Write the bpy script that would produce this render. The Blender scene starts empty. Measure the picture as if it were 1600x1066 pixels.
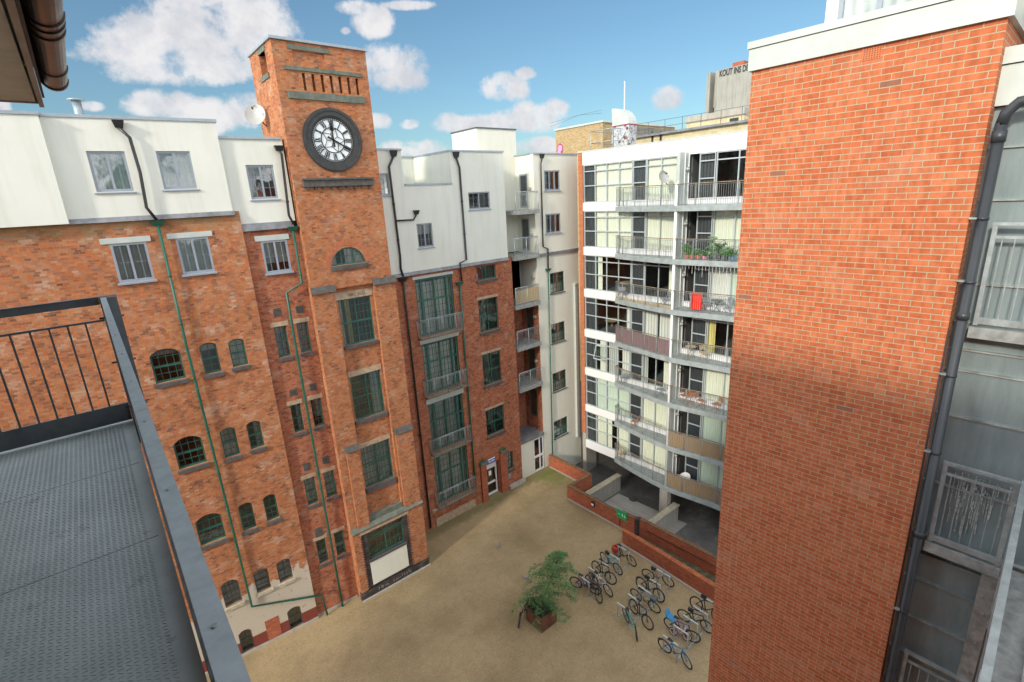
import bpy, math, random
from mathutils import Vector, Matrix
R = math.radians
random.seed(7)
C = bpy.context.scene.collection
# ------------------------------------------------------------------ camera model (photo 1600x1066)
FPX, PITCH, ROLL, AZX, H = 786.0, R(16.04), R(-3.09), R(50.7), 19.5
_f = Vector((0, math.cos(PITCH), -math.sin(PITCH))); _r = Vector((1, 0, 0)); _u = _r.cross(_f)
_r2 = _r*math.cos(ROLL)+_u*math.sin(ROLL); _u2 = -_r*math.sin(ROLL)+_u*math.cos(ROLL)
_s, _c = math.sin(AZX), math.cos(AZX)
def _w(v): return Vector((_s*v.x+_c*v.y, -_c*v.x+_s*v.y, v.z))
CR, CU, CB = _w(_r2), _w(_u2), _w(-_f)
EYE = Vector((0, 0, H))
def ray(x, y): return CR*((x-800)/FPX)+CU*(-(y-533)/FPX)-CB
def gnd(x, y, z=0.0):
    d = ray(x, y); return EYE+d*((z-H)/d.z)
class Fr:
    """facade frame: u along the wall, z up, off = distance in front of the wall"""
    def __init__(s, ox, oy, ang, flip=False):
        a = R(ang); s.o = Vector((ox, oy, 0)); s.u = Vector((math.cos(a), math.sin(a), 0)); s.n = Vector((math.sin(a), -math.cos(a), 0))*(-1 if flip else 1)
    def P(s, u, z, off=0.0): return s.o+s.u*u+s.n*off+Vector((0, 0, z))
    def at(s, x, y, off=0.0):
        d = ray(x, y); t = ((s.o+s.n*off-EYE)@s.n)/(d@s.n) if False else ((s.o+s.n*off-EYE).dot(s.n))/(d.dot(s.n))
        p = EYE+d*t; return ((p-s.o).dot(s.u), p.z)
# ------------------------------------------------------------------ materials
MATS = {}
def newmat(name):
    m = bpy.data.materials.new(name); m.use_nodes = True; nt = m.node_tree; nt.nodes.clear()
    out = nt.nodes.new('ShaderNodeOutputMaterial'); b = nt.nodes.new('ShaderNodeBsdfPrincipled')
    nt.links.new(b.outputs[0], out.inputs[0]); MATS[name] = m; return m, nt, b, out
class N:
    def __init__(s, nt): s.nt = nt
    def n(s, t, **k):
        nd = s.nt.nodes.new(t)
        for a, v in k.items(): setattr(nd, a, v)
        return nd
    def put(s, sock, v):
        if isinstance(v, bpy.types.NodeSocket): s.nt.links.new(v, sock)
        elif v is not None: sock.default_value = v
    def m(s, op, a, b=None, c=None, clamp=False):
        nd = s.n('ShaderNodeMath', operation=op, use_clamp=clamp); s.put(nd.inputs[0], a)
        if b is not None: s.put(nd.inputs[1], b)
        if c is not None: s.put(nd.inputs[2], c)
        return nd.outputs[0]
    def vm(s, op, a, b=None, out=0):
        nd = s.n('ShaderNodeVectorMath', operation=op); s.put(nd.inputs[0], a)
        if b is not None: s.put(nd.inputs[1], b)
        return nd.outputs[out]
    def xyz(s, x, y, z=0.0):
        nd = s.n('ShaderNodeCombineXYZ'); s.put(nd.inputs[0], x); s.put(nd.inputs[1], y); s.put(nd.inputs[2], z); return nd.outputs[0]
    def sep(s, v):
        nd = s.n('ShaderNodeSeparateXYZ'); s.put(nd.inputs[0], v); return nd.outputs
    def mix(s, f, a, b, mode='MIX'):
        nd = s.n('ShaderNodeMix', data_type='RGBA', blend_type=mode); s.put(nd.inputs[0], f)
        for i, v in ((6, a), (7, b)):
            if isinstance(v, tuple) and len(v) == 3: v = v+(1,)
            s.put(nd.inputs[i], v)
        return nd.outputs[2]
    def ramp(s, f, pts, interp='LINEAR'):
        nd = s.n('ShaderNodeValToRGB'); cr = nd.color_ramp; cr.interpolation = interp
        while len(cr.elements) < len(pts): cr.elements.new(0.5)
        for e, (p, c) in zip(cr.elements, pts):
            e.position = p; e.color = (c, c, c, 1) if isinstance(c, (int, float)) else tuple(c)+(1,)
        s.put(nd.inputs[0], f); return nd.outputs[0]
    def noise(s, vec, scale, detail=3, rough=0.55, w=None):
        nd = s.n('ShaderNodeTexNoise'); s.put(nd.inputs['Vector'], vec); nd.inputs['Scale'].default_value = scale
        nd.inputs['Detail'].default_value = detail; nd.inputs['Roughness'].default_value = rough; return nd.outputs['Fac']
    def white(s, vec):
        nd = s.n('ShaderNodeTexWhiteNoise', noise_dimensions='2D'); s.put(nd.inputs['Vector'], vec); return nd.outputs['Value']
    def uv(s):
        nd = s.n('ShaderNodeUVMap'); nd.uv_map = 'UVMap'; return nd.outputs[0]
    def pos(s): return s.n('ShaderNodeNewGeometry').outputs['Position']
    def bump(s, h, dist=0.01, st=1.0):
        nd = s.n('ShaderNodeBump'); nd.inputs['Distance'].default_value = dist; nd.inputs['Strength'].default_value = st
        s.put(nd.inputs['Height'], h); return nd.outputs[0]
def plain(name, col, rough=0.6, metal=0.0, var=0.15, scale=6.0, spec=0.5, bump=0.0):
    m, nt, b, o = newmat(name); n = N(nt)
    p = n.pos(); f = n.noise(p, scale, 5, .6)
    lo = tuple(c*(1-var) for c in col); hi = tuple(min(1, c*(1+var)) for c in col)
    n.put(b.inputs['Base Color'], n.ramp(f, [(0.3, lo), (0.7, hi)]))
    n.put(b.inputs['Roughness'], n.m('MULTIPLY_ADD', f, 0.2, rough-0.1)); b.inputs['Metallic'].default_value = metal
    b.inputs['Specular IOR Level'].default_value = spec
    if bump: n.put(b.inputs['Normal'], n.bump(n.noise(p, scale*12, 3), bump))
    return m
def brick(name, stops, mortar, mw=0.010, stain=None, soot=0.35, eff=0.2, bumpd=0.004, bw=.225, bh=.075, flem=False, paint=None, blot=0.35, tone=.35):
    m, nt, b, o = newmat(name); n = N(nt); uv = n.uv(); U, V, _ = n.sep(uv)
    if flem:   # hand-made bricks: courses wander a little
        V = n.m('ADD', V, n.m('MULTIPLY', n.m('SUBTRACT', n.noise(uv, 0.5, 1), .5), 0.03))
    r = n.m('DIVIDE', V, bh); row = n.m('FLOOR', r); fy = n.m('FRACT', r)
    sh = n.m('MULTIPLY', n.m('MODULO', n.m('ABSOLUTE', row), 2.0), 0.5)
    if flem: sh = n.m('ADD', sh, n.m('MULTIPLY', n.white(n.xyz(row, 3.3)), 0.5))
    uu = n.m('ADD', n.m('DIVIDE', U, bw), sh); col = n.m('FLOOR', uu); fx = n.m('FRACT', uu)
    cell = n.xyz(col, row)
    rnd = n.white(cell); cq = n.xyz(n.m('MULTIPLY', n.m('SUBTRACT', col, sh), bw), n.m('MULTIPLY', row, bh))
    big = n.noise(uv, 0.55, 4, .6); mid = n.noise(cq, 2.2, 4, .65)
    v = n.m('ADD', n.m('MULTIPLY', rnd, 1-blot), n.m('MULTIPLY', n.ramp(mid, [(.3, 0.), (.7, 1.)]), blot))
    c = n.ramp(v, stops)
    # tone across one brick
    c = n.mix(n.m('MULTIPLY', n.ramp(n.noise(n.vm('MULTIPLY', uv, (1, .35, 1)), 14, 3), [(.4, 0.), (.62, 1.)]), tone), c, n.mix(1.0, c, (0.62, 0.55, 0.5), 'MULTIPLY'))
    mm = n.m('MAXIMUM', n.m('LESS_THAN', fy, mw/bh), n.m('LESS_THAN', fx, mw/bw))
    mcol = n.mix(n.noise(uv, 7, 3), mortar, tuple(q*0.72 for q in mortar))
    c = n.mix(mm, c, mcol)
    odd = n.m('LESS_THAN', n.white(n.xyz(n.m('ADD', col, 7.7), row)), .0035); c = n.mix(n.m('MULTIPLY', n.m('MULTIPLY', odd, n.m('SUBTRACT', 1.0, mm)), .65), c, (.16, .11, .09))
    if soot:
        f = n.ramp(n.noise(n.vm('MULTIPLY', cq, (1.0, 0.8, 1)), 2.2, 8, .8), [(.51, 0.), (.64, 1.)])
        c = n.mix(n.m('MULTIPLY', f, soot), c, (0.07, 0.05, 0.042))
        c = n.mix(n.m('MULTIPLY', n.ramp(big, [(.35, 0.), (.65, 1.)]), soot*.5), c, n.mix(1.0, c, (0.6, 0.5, 0.45), 'MULTIPLY'))
    if eff:
        f = n.ramp(n.noise(n.vm('ADD', cq, (31, 17, 0)), 1.3, 7, .75), [(.54, 0.), (.66, 1.)])
        c = n.mix(n.m('MULTIPLY', f, eff), c, (0.56, 0.45, 0.34))
    if paint:
        ztop, pcol, zred, rcol = paint
        nz = n.m('MULTIPLY', n.m('SUBTRACT', n.noise(uv, 0.9, 6, .7), .5), 3.4)
        hh = n.m('SUBTRACT', n.m('ADD', n.m('MULTIPLY', U, 0.0), ztop), n.m('ADD', V, nz))
        f = n.ramp(hh, [(0.0, 0.), (0.12, 1.)])
        wear = n.ramp(n.noise(uv, 3.0, 6, .75), [(.60, 0.), (.66, 1.)])
        f = n.m('MULTIPLY', f, n.m('SUBTRACT', 1.0, n.m('MULTIPLY', wear, .75)), clamp=True)
        c = n.mix(f, c, n.mix(n.m('MULTIPLY', mm, .5), pcol, tuple(q*.6 for q in pcol)))
        c = n.mix(n.m('LESS_THAN', V, zred), c, rcol)
        mo = n.ramp(n.m('ADD', n.m('MULTIPLY', n.noise(cq, 1.6, 5, .7), 2.2), n.m('SUBTRACT', V, 19.6)), [(.35, 0.), (1.1, 1.)] if False else [(.3, 0.), (.9, 1.)])
        c = n.mix(n.m('MULTIPLY', mo, .5), c, (.30, .25, .12))
    n.put(b.inputs['Base Color'], c); b.inputs['Roughness'].default_value = 0.88; b.inputs['Specular IOR Level'].default_value = 0.25
    if bumpd:
        h = n.m('ADD', n.m('SUBTRACT', 1.0, mm), n.m('MULTIPLY', n.noise(uv, 40, 4), .5))
        n.put(b.inputs['Normal'], n.bump(h, bumpd))
    return m
OLD = [(0.0, (0.08, 0.045, 0.032)), (0.16, (0.26, 0.10, 0.05)), (0.38, (0.46, 0.155, 0.06)), (0.62, (0.54, 0.20, 0.075)), (0.82, (0.48, 0.25, 0.125)), (1.0, (0.54, 0.40, 0.26))]
OLD2 = [(0.0, (0.07, 0.035, 0.03)), (0.2, (0.26, 0.08, 0.045)), (0.45, (0.42, 0.12, 0.055)), (0.7, (0.50, 0.16, 0.07)), (0.9, (0.42, 0.2, 0.12)), (1.0, (0.45, 0.3, 0.2))]
NEW = [(0.0, (0.30, 0.13, 0.085)), (0.03, (0.47, 0.120, 0.048)), (0.45, (0.52, 0.152, 0.062)), (0.85, (0.56, 0.182, 0.080)), (1.0, (0.60, 0.24, 0.11))]
MORT = (0.32, 0.25, 0.18)
brick('brick_old', OLD, MORT, flem=True, bw=.165, soot=.5, eff=.5, blot=.5)
brick('brick_tower', OLD, MORT, flem=True, bw=.165, soot=.42, eff=.35, blot=.5)
brick('brick_wing', OLD2, MORT, flem=True, bw=.165, soot=.4, eff=.3, blot=.4)
brick('brick_painted', OLD, MORT, flem=True, bw=.165, soot=.55, eff=.6, blot=.55, paint=(3.2, (0.52, 0.47, 0.38), 0.72, (0.20, 0.05, 0.035)))
brick('brick_new', NEW, (0.48, 0.43, 0.29), mw=0.0105, soot=.05, eff=.16, blot=.3, bumpd=.006, tone=.6)
brick('brick_low', [(0., (.30, .075, .04)), (.5, (.42, .11, .05)), (1., (.50, .16, .08))], (0.33, 0.2, 0.14), soot=.3, eff=.05, bumpd=.003)
brick('brick_soldier', [(0., (.38, .10, .045)), (.5, (.50, .15, .06)), (1., (.6, .22, .1))], (0.16, 0.09, 0.06), mw=.014, soot=.2, eff=.05, bw=.225, bh=.09)
brick('brick_cap', [(0., (.14, .08, .05)), (.5, (.24, .12, .07)), (1., (.30, .17, .09))], (0.14, 0.13, 0.06), mw=.014, soot=.35, eff=.1, bw=.225, bh=.09)
brick('brick_dark', [(0., (.03, .028, .03)), (.6, (.06, .05, .05)), (1., (.12, .09, .08))], (0.09, 0.08, 0.07), soot=.2, eff=.12)
brick('brick_yellow', [(0., (.32, .22, .10)), (.5, (.46, .34, .17)), (1., (.55, .43, .24))], (0.42, 0.36, 0.25), soot=.2, eff=.05, bumpd=0)
brick('brick_cream', [(0., (.50, .44, .26)), (.5, (.60, .54, .34)), (1., (.66, .6, .42))], (0.4, 0.36, 0.25), soot=.2, eff=.0, bumpd=0, bw=.45, bh=.3)
def render_wall(name, base, dirt, amt=.5):
    m, nt, b, o = newmat(name); n = N(nt); p = n.uv(); P = n.pos()
    st = n.ramp(n.noise(n.vm('MULTIPLY', p, (2.6, 0.28, 1)), 1.0, 6, .65), [(.48, 0.), (.75, 1.)])
    cl = n.ramp(n.noise(P, .45, 5, .6), [(.4, 0.), (.75, 1.)])
    c = n.mix(n.m('MULTIPLY', st, amt), base, dirt); c = n.mix(n.m('MULTIPLY', cl, amt*.6), c, dirt)
    n.put(b.inputs['Base Color'], c); b.inputs['Roughness'].default_value = .9; b.inputs['Specular IOR Level'].default_value = .2
    n.put(b.inputs['Normal'], n.bump(n.noise(P, 90, 3), .002)); return m
render_wall('render_white', (0.69, 0.715, 0.645), (0.48, 0.49, 0.41), .38)
render_wall('render_cream', (0.71, 0.715, 0.62), (0.54, 0.53, 0.43), .3)
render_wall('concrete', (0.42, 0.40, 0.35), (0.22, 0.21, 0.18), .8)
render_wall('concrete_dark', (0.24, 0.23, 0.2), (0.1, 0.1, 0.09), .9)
render_wall('concrete_tower', (0.34, 0.345, 0.31), (0.2, 0.2, 0.18), .8)
plain('white_panel', (0.74, 0.76, 0.77), .35, 0, .02, 2)
plain('coping_metal', (0.30, 0.36, 0.40), .4, .3, .12, 3)
plain('coping_pale', (0.47, 0.52, 0.49), .45, .1, .08, 3)
plain('lead', (0.20, 0.21, 0.22), .55, .2, .35, 2.5)
plain('stone_green', (0.13, 0.15, 0.12), .85, 0, .35, 4)
plain('stone_dark', (0.085, 0.082, 0.075), .8, 0, .35, 5)
plain('stone_buff', (0.40, 0.30, 0.20), .85, 0, .3, 5)
plain('sill_slate', (0.085, 0.08, 0.08), .75, 0, .3, 5)
plain('sill_pale', (0.42, 0.38, 0.28), .8, 0, .25, 5)
plain('frame_grey', (0.27, 0.31, 0.36), .4, .1, .06, 2)
plain('frame_green', (0.028, 0.115, 0.088), .4, 0, .2, 3)
plain('frame_white', (0.78, 0.80, 0.82), .4, 0, .04, 3)
plain('pipe_green', (0.014, 0.105, 0.07), .4, 0, .25, 2)
plain('pipe_black', (0.022, 0.023, 0.026), .35, 0, .2, 3)
plain('pipe_big', (0.035, 0.042, 0.048), .38, 0, .2, 2)
plain('gutter_brown', (0.022, 0.015, 0.014), .3, 0, .2, 3)
plain('rack_steel', (0.52, 0.56, 0.56), .4, .3, .1, 8)
plain('galv', (0.38, 0.43, 0.44), .45, .55, .22, 8)
plain('galv_dull', (0.30, 0.32, 0.31), .6, .3, .35, 6)
plain('rail_dark', (0.085, 0.105, 0.115), .42, .3, .25, 6)
plain('rail_wood', (0.22, 0.17, 0.11), .7, 0, .35, 5)
plain('interior', (0.115, 0.12, 0.12), .9, 0, .3, .6)
plain('interior_dark', (0.03, 0.028, 0.026), .9, 0, .3, .6)
plain('leafgreen', (0.07, 0.19, 0.05), .6, 0, .5, 3)
plain('leafdark', (0.035, 0.07, 0.03), .6, 0, .5, 3)
plain('bark', (0.12, 0.08, 0.055), .85, 0, .3, 12)
plain('corten', (0.13, 0.055, 0.03), .8, .1, .5, 3)
plain('soil', (0.06, 0.045, 0.035), .95, 0, .4, 9)
plain('tyre', (0.02, 0.02, 0.021), .7, 0, .2, 9)
plain('rim_silver', (0.20, 0.205, 0.21), .35, .7, .1, 9)
plain('dish_grey', (0.42, 0.44, 0.42), .45, .2, .08, 4)
plain('red_cloth', (0.75, 0.03, 0.015), .8, 0, .25, 5)
plain('teak', (0.42, 0.15, 0.055), .65, 0, .3, 7)
plain('wood_pale', (0.50, 0.38, 0.22), .7, 0, .3, 7)
plain('terracotta', (0.50, 0.17, 0.08), .8, 0, .2, 7)
plain('sign_green', (0.0, 0.36, 0.12), .4, 0, .04, 3)
plain('sign_white', (0.85, 0.85, 0.85), .4, 0, .02, 3)
plain('sign_blue', (0.03, 0.14, 0.5), .4, 0, .04, 3)
plain('graffiti_pink', (0.85, 0.30, 0.55), .6, 0, .1, 3)
plain('graffiti_maroon', (0.30, 0.01, 0.08), .6, 0, .1, 3)
plain('graffiti_black', (0.03, 0.03, 0.03), .6, 0, .1, 3)
plain('vent_terracotta', (0.55, 0.16, 0.06), .8, 0, .08, 9)
plain('pigeon_grey', (0.22, 0.24, 0.27), .7, 0, .3, 20)
plain('clock_black', (0.012, 0.013, 0.015), .5, 0, .1, 5)
plain('brick_corner', (0.42, 0.14, 0.065), .85, 0, .3, 9)
def face_glass():
    m, nt, b, o = newmat('clock_glass'); n = N(nt)
    n.put(b.inputs['Base Color'], n.ramp(n.noise(n.pos(), 2.2, 3), [(.3, (.74, .82, .84)), (.7, (.84, .90, .90))])); b.inputs['Roughness'].default_value = .25
face_glass()
def glass(nm='glass', ior=1.75, k=1.15, k0=.05):
    m, nt, b, o = newmat(nm); n = N(nt); nt.nodes.remove(b)
    t = n.n('ShaderNodeBsdfTransparent'); t.inputs[0].default_value = (.90, .94, .93, 1); g = n.n('ShaderNodeBsdfGlossy'); g.inputs['Roughness'].default_value = .02
    g.inputs['Color'].default_value = (.95, 1, 1, 1)
    lw = n.n('ShaderNodeFresnel'); lw.inputs[0].default_value = ior
    w = n.bump(n.noise(n.pos(), 1.6, 2), .02, .25); nt.links.new(w, g.inputs['Normal'])
    mx = n.n('ShaderNodeMixShader'); nt.links.new(n.m('MULTIPLY_ADD', lw.outputs[0], k, k0, clamp=True), mx.inputs[0]); nt.links.new(t.outputs[0], mx.inputs[1]); nt.links.new(g.outputs[0], mx.inputs[2])
    nt.links.new(mx.outputs[0], o.inputs[0])
glass(); glass('glass_clear', 1.35, .4, .02)
plain('dark_panel', (.035, .042, .05), .5, 0, .1, 3)
plain('net_grey', (.42, .50, .48), .8, 0, .12, 2)
plain('rail_steel', (.235, .255, .25), .55, .3, .3, 9)
plain('slab_edge', (.30, .35, .355), .6, .1, .2, 3)
def fabric(name, col, folds=14., amp=.22, rough=.9):
    m, nt, b, o = newmat(name); n = N(nt); U, V, _ = n.sep(n.uv())
    w = n.m('SINE', n.m('MULTIPLY', n.m('ADD', U, n.m('MULTIPLY', n.noise(n.uv(), 1.2), .12)), folds*6.283))
    f = n.m('MULTIPLY_ADD', w, .5, .5)
    n.put(b.inputs['Base Color'], n.mix(f, tuple(c*(1-amp) for c in col), col)); b.inputs['Roughness'].default_value = rough
    n.put(b.inputs['Normal'], n.bump(f, .02, .5))
fabric('blind_cream', (.76, .77, .64), 9., .12)
fabric('blind_green', (.60, .70, .60), 9., .12)
fabric('curtain_grey', (.50, .52, .50), 6., .35)
fabric('curtain_white', (.72, .72, .68), 5., .3)
fabric('curtain_yellow', (.70, .60, .22), 7., .4)
fabric('curtain_brown', (.22, .10, .07), 5., .4)
fabric('reed', (.42, .30, .17), 24., .45)
fabric('reed_pale', (.50, .40, .24), 7., .35)
fabric('plum_screen', (.27, .17, .18), 16., .3)
def galv_panel():
    m, nt, b, o = newmat('clad_panel'); n = N(nt); uv = n.uv()
    f = n.noise(n.vm('MULTIPLY', uv, (3, .5, 1)), 1.6, 6, .7); g = n.noise(uv, 60, 2)
    c = n.ramp(f, [(.3, (.19, .25, .26)), (.7, (.29, .36, .37))]); c = n.mix(n.ramp(g, [(.66, 0.), (.72, 1.)]), c, (.3, .33, .32))
    n.put(b.inputs['Base Color'], c); b.inputs['Roughness'].default_value = .42; b.inputs['Metallic'].default_value = .25
galv_panel()
def reflect_reveal():
    m, nt, b, o = newmat('duct_graffiti'); n = N(nt); p = n.pos()
    c = n.ramp(n.noise(p, 3.2, 5, .7), [(.38, (.10, .03, .05)), (.46, (.30, .28, .30)), (.52, (.55, .62, .60)), (.62, (.20, .22, .32)), (.7, (.5, .12, .15))])
    n.put(b.inputs['Base Color'], c); b.inputs['Roughness'].default_value = .5
reflect_reveal()
def ground_mats():
    m, nt, b, o = newmat('gravel'); n = N(nt); p = n.pos(); X, Y, Z = n.sep(p)
    f1 = n.noise(p, 34, 4, .75); f2 = n.noise(p, 9, 4, .7); f3 = n.noise(p, .35, 4, .6)
    c = n.ramp(f1, [(.3, (.20, .145, .07)), (.5, (.42, .325, .18)), (.72, (.64, .52, .31))])
    c = n.mix(n.m('MULTIPLY', n.ramp(f2, [(.35, 0.), (.7, 1.)]), .4), c, (.17, .125, .08))
    c = n.mix(n.m('MULTIPLY', n.ramp(f3, [(.42, 0.), (.68, 1.)]), .6), c, (.19, .145, .075))
    f4 = n.noise(p, 3.2, 6, .75); c = n.mix(n.m('MULTIPLY', n.ramp(f4, [(.45, 0.), (.62, 1.)]), .24), c, (.21, .15, .085))
    sp = n.noise(p, 60, 2, .8); c = n.mix(n.ramp(sp, [(.62, 0.), (.7, .8)]), c, (.09, .065, .04)); c = n.mix(n.ramp(n.noise(p, 47, 2, .8), [(.64, 0.), (.72, .7)]), c, (.6, .5, .36))
    # moss along the shaded foot of the right wing and in the far corner
    d = n.m('SUBTRACT', Y, n.m('MULTIPLY_ADD', X, .021, 23.1)); mo = n.ramp(n.m('ADD', d, n.m('MULTIPLY', n.noise(p, 1.2, 5), 1.4)), [(.55, 0.), (1.0, 1.)])
    mo = n.m('MULTIPLY', mo, n.m('GREATER_THAN', X, 11.0))
    c = n.mix(n.m('MULTIPLY', mo, .45), c, (.085, .105, .03))
    d2 = n.vm('DISTANCE', n.xyz(X, Y), (22.3, 23.2, 0), out=1); mo2 = n.ramp(n.m('ADD', d2, n.noise(p, 3, 4)), [(.35*3, 1.), (1.0, 0.)] if False else [(.6, 1.), (1.0, 0.)])
    mo2 = n.ramp(n.m('DIVIDE', n.m('ADD', d2, n.m('MULTIPLY', n.noise(p, 2.5, 4), 1.6)), 3.2), [(.4, 1.), (.8, 0.)])
    c = n.mix(n.m('MULTIPLY', mo2, .6), c, (.10, .16, .025))
    n.put(b.inputs['Base Color'], c); b.inputs['Roughness'].default_value = .95; b.inputs['Specular IOR Level'].default_value = .15
    n.put(b.inputs['Normal'], n.bump(f1, .012))
    m, nt, b, o = newmat('asphalt'); n = N(nt); p = n.pos()
    c = n.ramp(n.noise(p, .6, 5, .7), [(.35, (.085, .085, .08)), (.55, (.13, .13, .12)), (.7, (.24, .235, .21))])
    n.put(b.inputs['Base Color'], n.mix(n.m('MULTIPLY', n.noise(p, 40, 3), .4), c, (.07, .07, .065))); b.inputs['Roughness'].default_value = .9
    m, nt, b, o = newmat('tread_plate'); n = N(nt); p = n.pos()
    f = n.noise(p, 1.8, 6, .7); g = n.noise(p, 18, 4, .8)
    c = n.ramp(f, [(.3, (.235, .295, .30)), (.7, (.36, .44, .45))])
    c = n.mix(n.ramp(g, [(.66, 0.), (.72, 1.)]), c, (.42, .43, .42)); c = n.mix(n.ramp(n.noise(p, 5, 4, .7), [(.62, 0.), (.75, .6)]), c, (.09, .07, .05))
    n.put(b.inputs['Base Color'], c); b.inputs['Roughness'].default_value = .5; b.inputs['Metallic'].default_value = .2
ground_mats()
def tinted(name, col, rough=.4, metal=0.): return plain(name, col, rough, metal, .06, 5)
for nm, c in dict(bike_black=(.02, .02, .022), bike_teal=(.02, .30, .24), bike_blue=(.03, .22, .42), bike_cyan=(.1, .42, .5), bike_pink=(.8, .25, .38), bike_grey=(.25, .26, .27), bike_red=(.45, .03, .02), bike_white=(.75, .75, .75), bike_purple=(.12, .08, .25)).items(): tinted(nm, c)
# ------------------------------------------------------------------ mesh builder
def wloc(o):
    v = Vector((0, 0, 0))
    while o is not None: v = v+o.location; o = o.parent
    return v
class MB:
    def __init__(s): s.v = []; s.f = []; s.m = []; s.mi = 0; s.sm = False; s.smf = []
    def q(s, *pts):
        i = len(s.v); s.v += [Vector(p) for p in pts]; s.f.append(tuple(range(i, i+len(pts)))); s.m.append(s.mi); s.smf.append(s.sm)
    def hexa(s, a):   # 8 corners: bottom 0-3, top 4-7
        i = len(s.v); s.v += [Vector(p) for p in a]
        for f in ((0, 3, 2, 1), (4, 5, 6, 7), (0, 1, 5, 4), (1, 2, 6, 5), (2, 3, 7, 6), (3, 0, 4, 7)): s.f.append(tuple(i+k for k in f)); s.m.append(s.mi); s.smf.append(s.sm)
    def box(s, x0, x1, y0, y1, z0, z1):
        s.hexa([(x0, y0, z0), (x1, y0, z0), (x1, y1, z0), (x0, y1, z0), (x0, y0, z1), (x1, y0, z1), (x1, y1, z1), (x0, y1, z1)])
    def fb(s, F, u0, u1, z0, z1, o0, o1):
        s.hexa([F.P(u0, z0, o1), F.P(u1, z0, o1), F.P(u1, z0, o0), F.P(u0, z0, o0), F.P(u0, z1, o1), F.P(u1, z1, o1), F.P(u1, z1, o0), F.P(u0, z1, o0)])
    def fq(s, F, u0, u1, z0, z1, off): s.q(F.P(u0, z0, off), F.P(u1, z0, off), F.P(u1, z1, off), F.P(u0, z1, off))
    def tube(s, pts, r, seg=8, closed=False, cap=True, r2=None):
        pts = [Vector(p) for p in pts]; n = len(pts); rings = []; s0 = s.sm; s.sm = seg > 4
        ref = None
        for i, p in enumerate(pts):
            if closed: t = (pts[(i+1) % n]-pts[i-1]).normalized()
            else: t = (pts[min(i+1, n-1)]-pts[max(i-1, 0)]).normalized()
            if ref is None: ref = Vector((0, 0, 1)) if abs(t.z) < .9 else Vector((1, 0, 0))
            a = (ref-t*ref.dot(t))
            if a.length < 1e-4: a = Vector((1, 0, 0))-t*t.x
            a.normalize(); ref = a; b = t.cross(a); rr = r if r2 is None else r+(r2-r)*i/(n-1)
            i0 = len(s.v); s.v += [p+(a*math.cos(2*math.pi*k/seg+math.pi/seg)+b*math.sin(2*math.pi*k/seg+math.pi/seg))*rr for k in range(seg)]; rings.append(i0)
        m = n if closed else n-1
        for i in range(m):
            A, B = rings[i], rings[(i+1) % n]
            for k in range(seg): s.f.append((A+k, A+(k+1) % seg, B+(k+1) % seg, B+k)); s.m.append(s.mi); s.smf.append(s.sm)
        s.sm = False
        if cap and not closed:
            s.f.append(tuple(rings[0]+k for k in reversed(range(seg)))); s.m.append(s.mi); s.smf.append(False)
            s.f.append(tuple(rings[-1]+k for k in range(seg))); s.m.append(s.mi); s.smf.append(False)
        s.sm = s0
    def prism(s, poly, z0, z1):
        n = len(poly); i = len(s.v); s.v += [Vector((p[0], p[1], z0)) for p in poly]+[Vector((p[0], p[1], z1)) for p in poly]
        s.f.append(tuple(i+k for k in reversed(range(n)))); s.f.append(tuple(i+n+k for k in range(n))); s.m += [s.mi]*2; s.smf += [False]*2
        for k in range(n): s.f.append((i+k, i+(k+1) % n, i+n+(k+1) % n, i+n+k)); s.m.append(s.mi); s.smf.append(False)
    def fdisc(s, F, u, z, off, r0, r1, seg=48, th=0.0):   # ring / disc on a facade
        for k in range(seg):
            a, b = 2*math.pi*k/seg, 2*math.pi*(k+1)/seg
            pa = lambda r, t, o: F.P(u+r*math.cos(t), z+r*math.sin(t), o)
            if r0 > 0: s.q(pa(r0, a, off), pa(r1, a, off), pa(r1, b, off), pa(r0, b, off))
            else: s.q(F.P(u, z, off), pa(r1, a, off), pa(r1, b, off))
            if th:
                s.q(pa(r1, a, off), pa(r1, a, off-th), pa(r1, b, off-th), pa(r1, b, off))
                if r0 > 0: s.q(pa(r0, b, off), pa(r0, b, off-th), pa(r0, a, off-th), pa(r0, a, off))
    def build(s, name, mat, parent=None, local=False):
        mats = mat if isinstance(mat, (list, tuple)) else [mat]
        me = bpy.data.meshes.new(name); off = Vector((0, 0, 0)) if (parent is None or local) else wloc(parent)
        me.from_pydata([tuple(p-off) for p in s.v], [], s.f)
        for m in mats: me.materials.append(MATS[m])
        me.polygons.foreach_set('material_index', s.m); me.polygons.foreach_set('use_smooth', s.smf)
        me.update()
        uv = me.uv_layers.new(name='UVMap'); vs = s.v
        for p in me.polygons:
            nn = p.normal
            if abs(nn.z) > .75:
                for li in p.loop_indices: v = vs[me.loops[li].vertex_index]; uv.data[li].uv = (v.x, v.y)
            else:
                t = Vector((-nn.y, nn.x, 0)); t = t.normalized() if t.length > 1e-5 else Vector((1, 0, 0))
                for li in p.loop_indices: v = vs[me.loops[li].vertex_index]; uv.data[li].uv = (v.dot(t), v.z)
        o = bpy.data.objects.new(name, me); C.objects.link(o); o.parent = parent
        return o
def tag(o, label=None, cat=None, group=None, kind=None):
    for k, v in (('label', label), ('category', cat), ('group', group), ('kind', kind)):
        if v: o[k] = v
    return o
def thing(name, loc, label, cat, group=None):
    o = bpy.data.objects.new(name, None); C.objects.link(o); o.location = loc; o.empty_display_size = .3
    return tag(o, label, cat, group)
def copy_tree(o, parent=None):
    c = o.copy(); C.objects.link(c); c.parent = parent
    for ch in list(o.children): copy_tree(ch, c)
    return c
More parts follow.
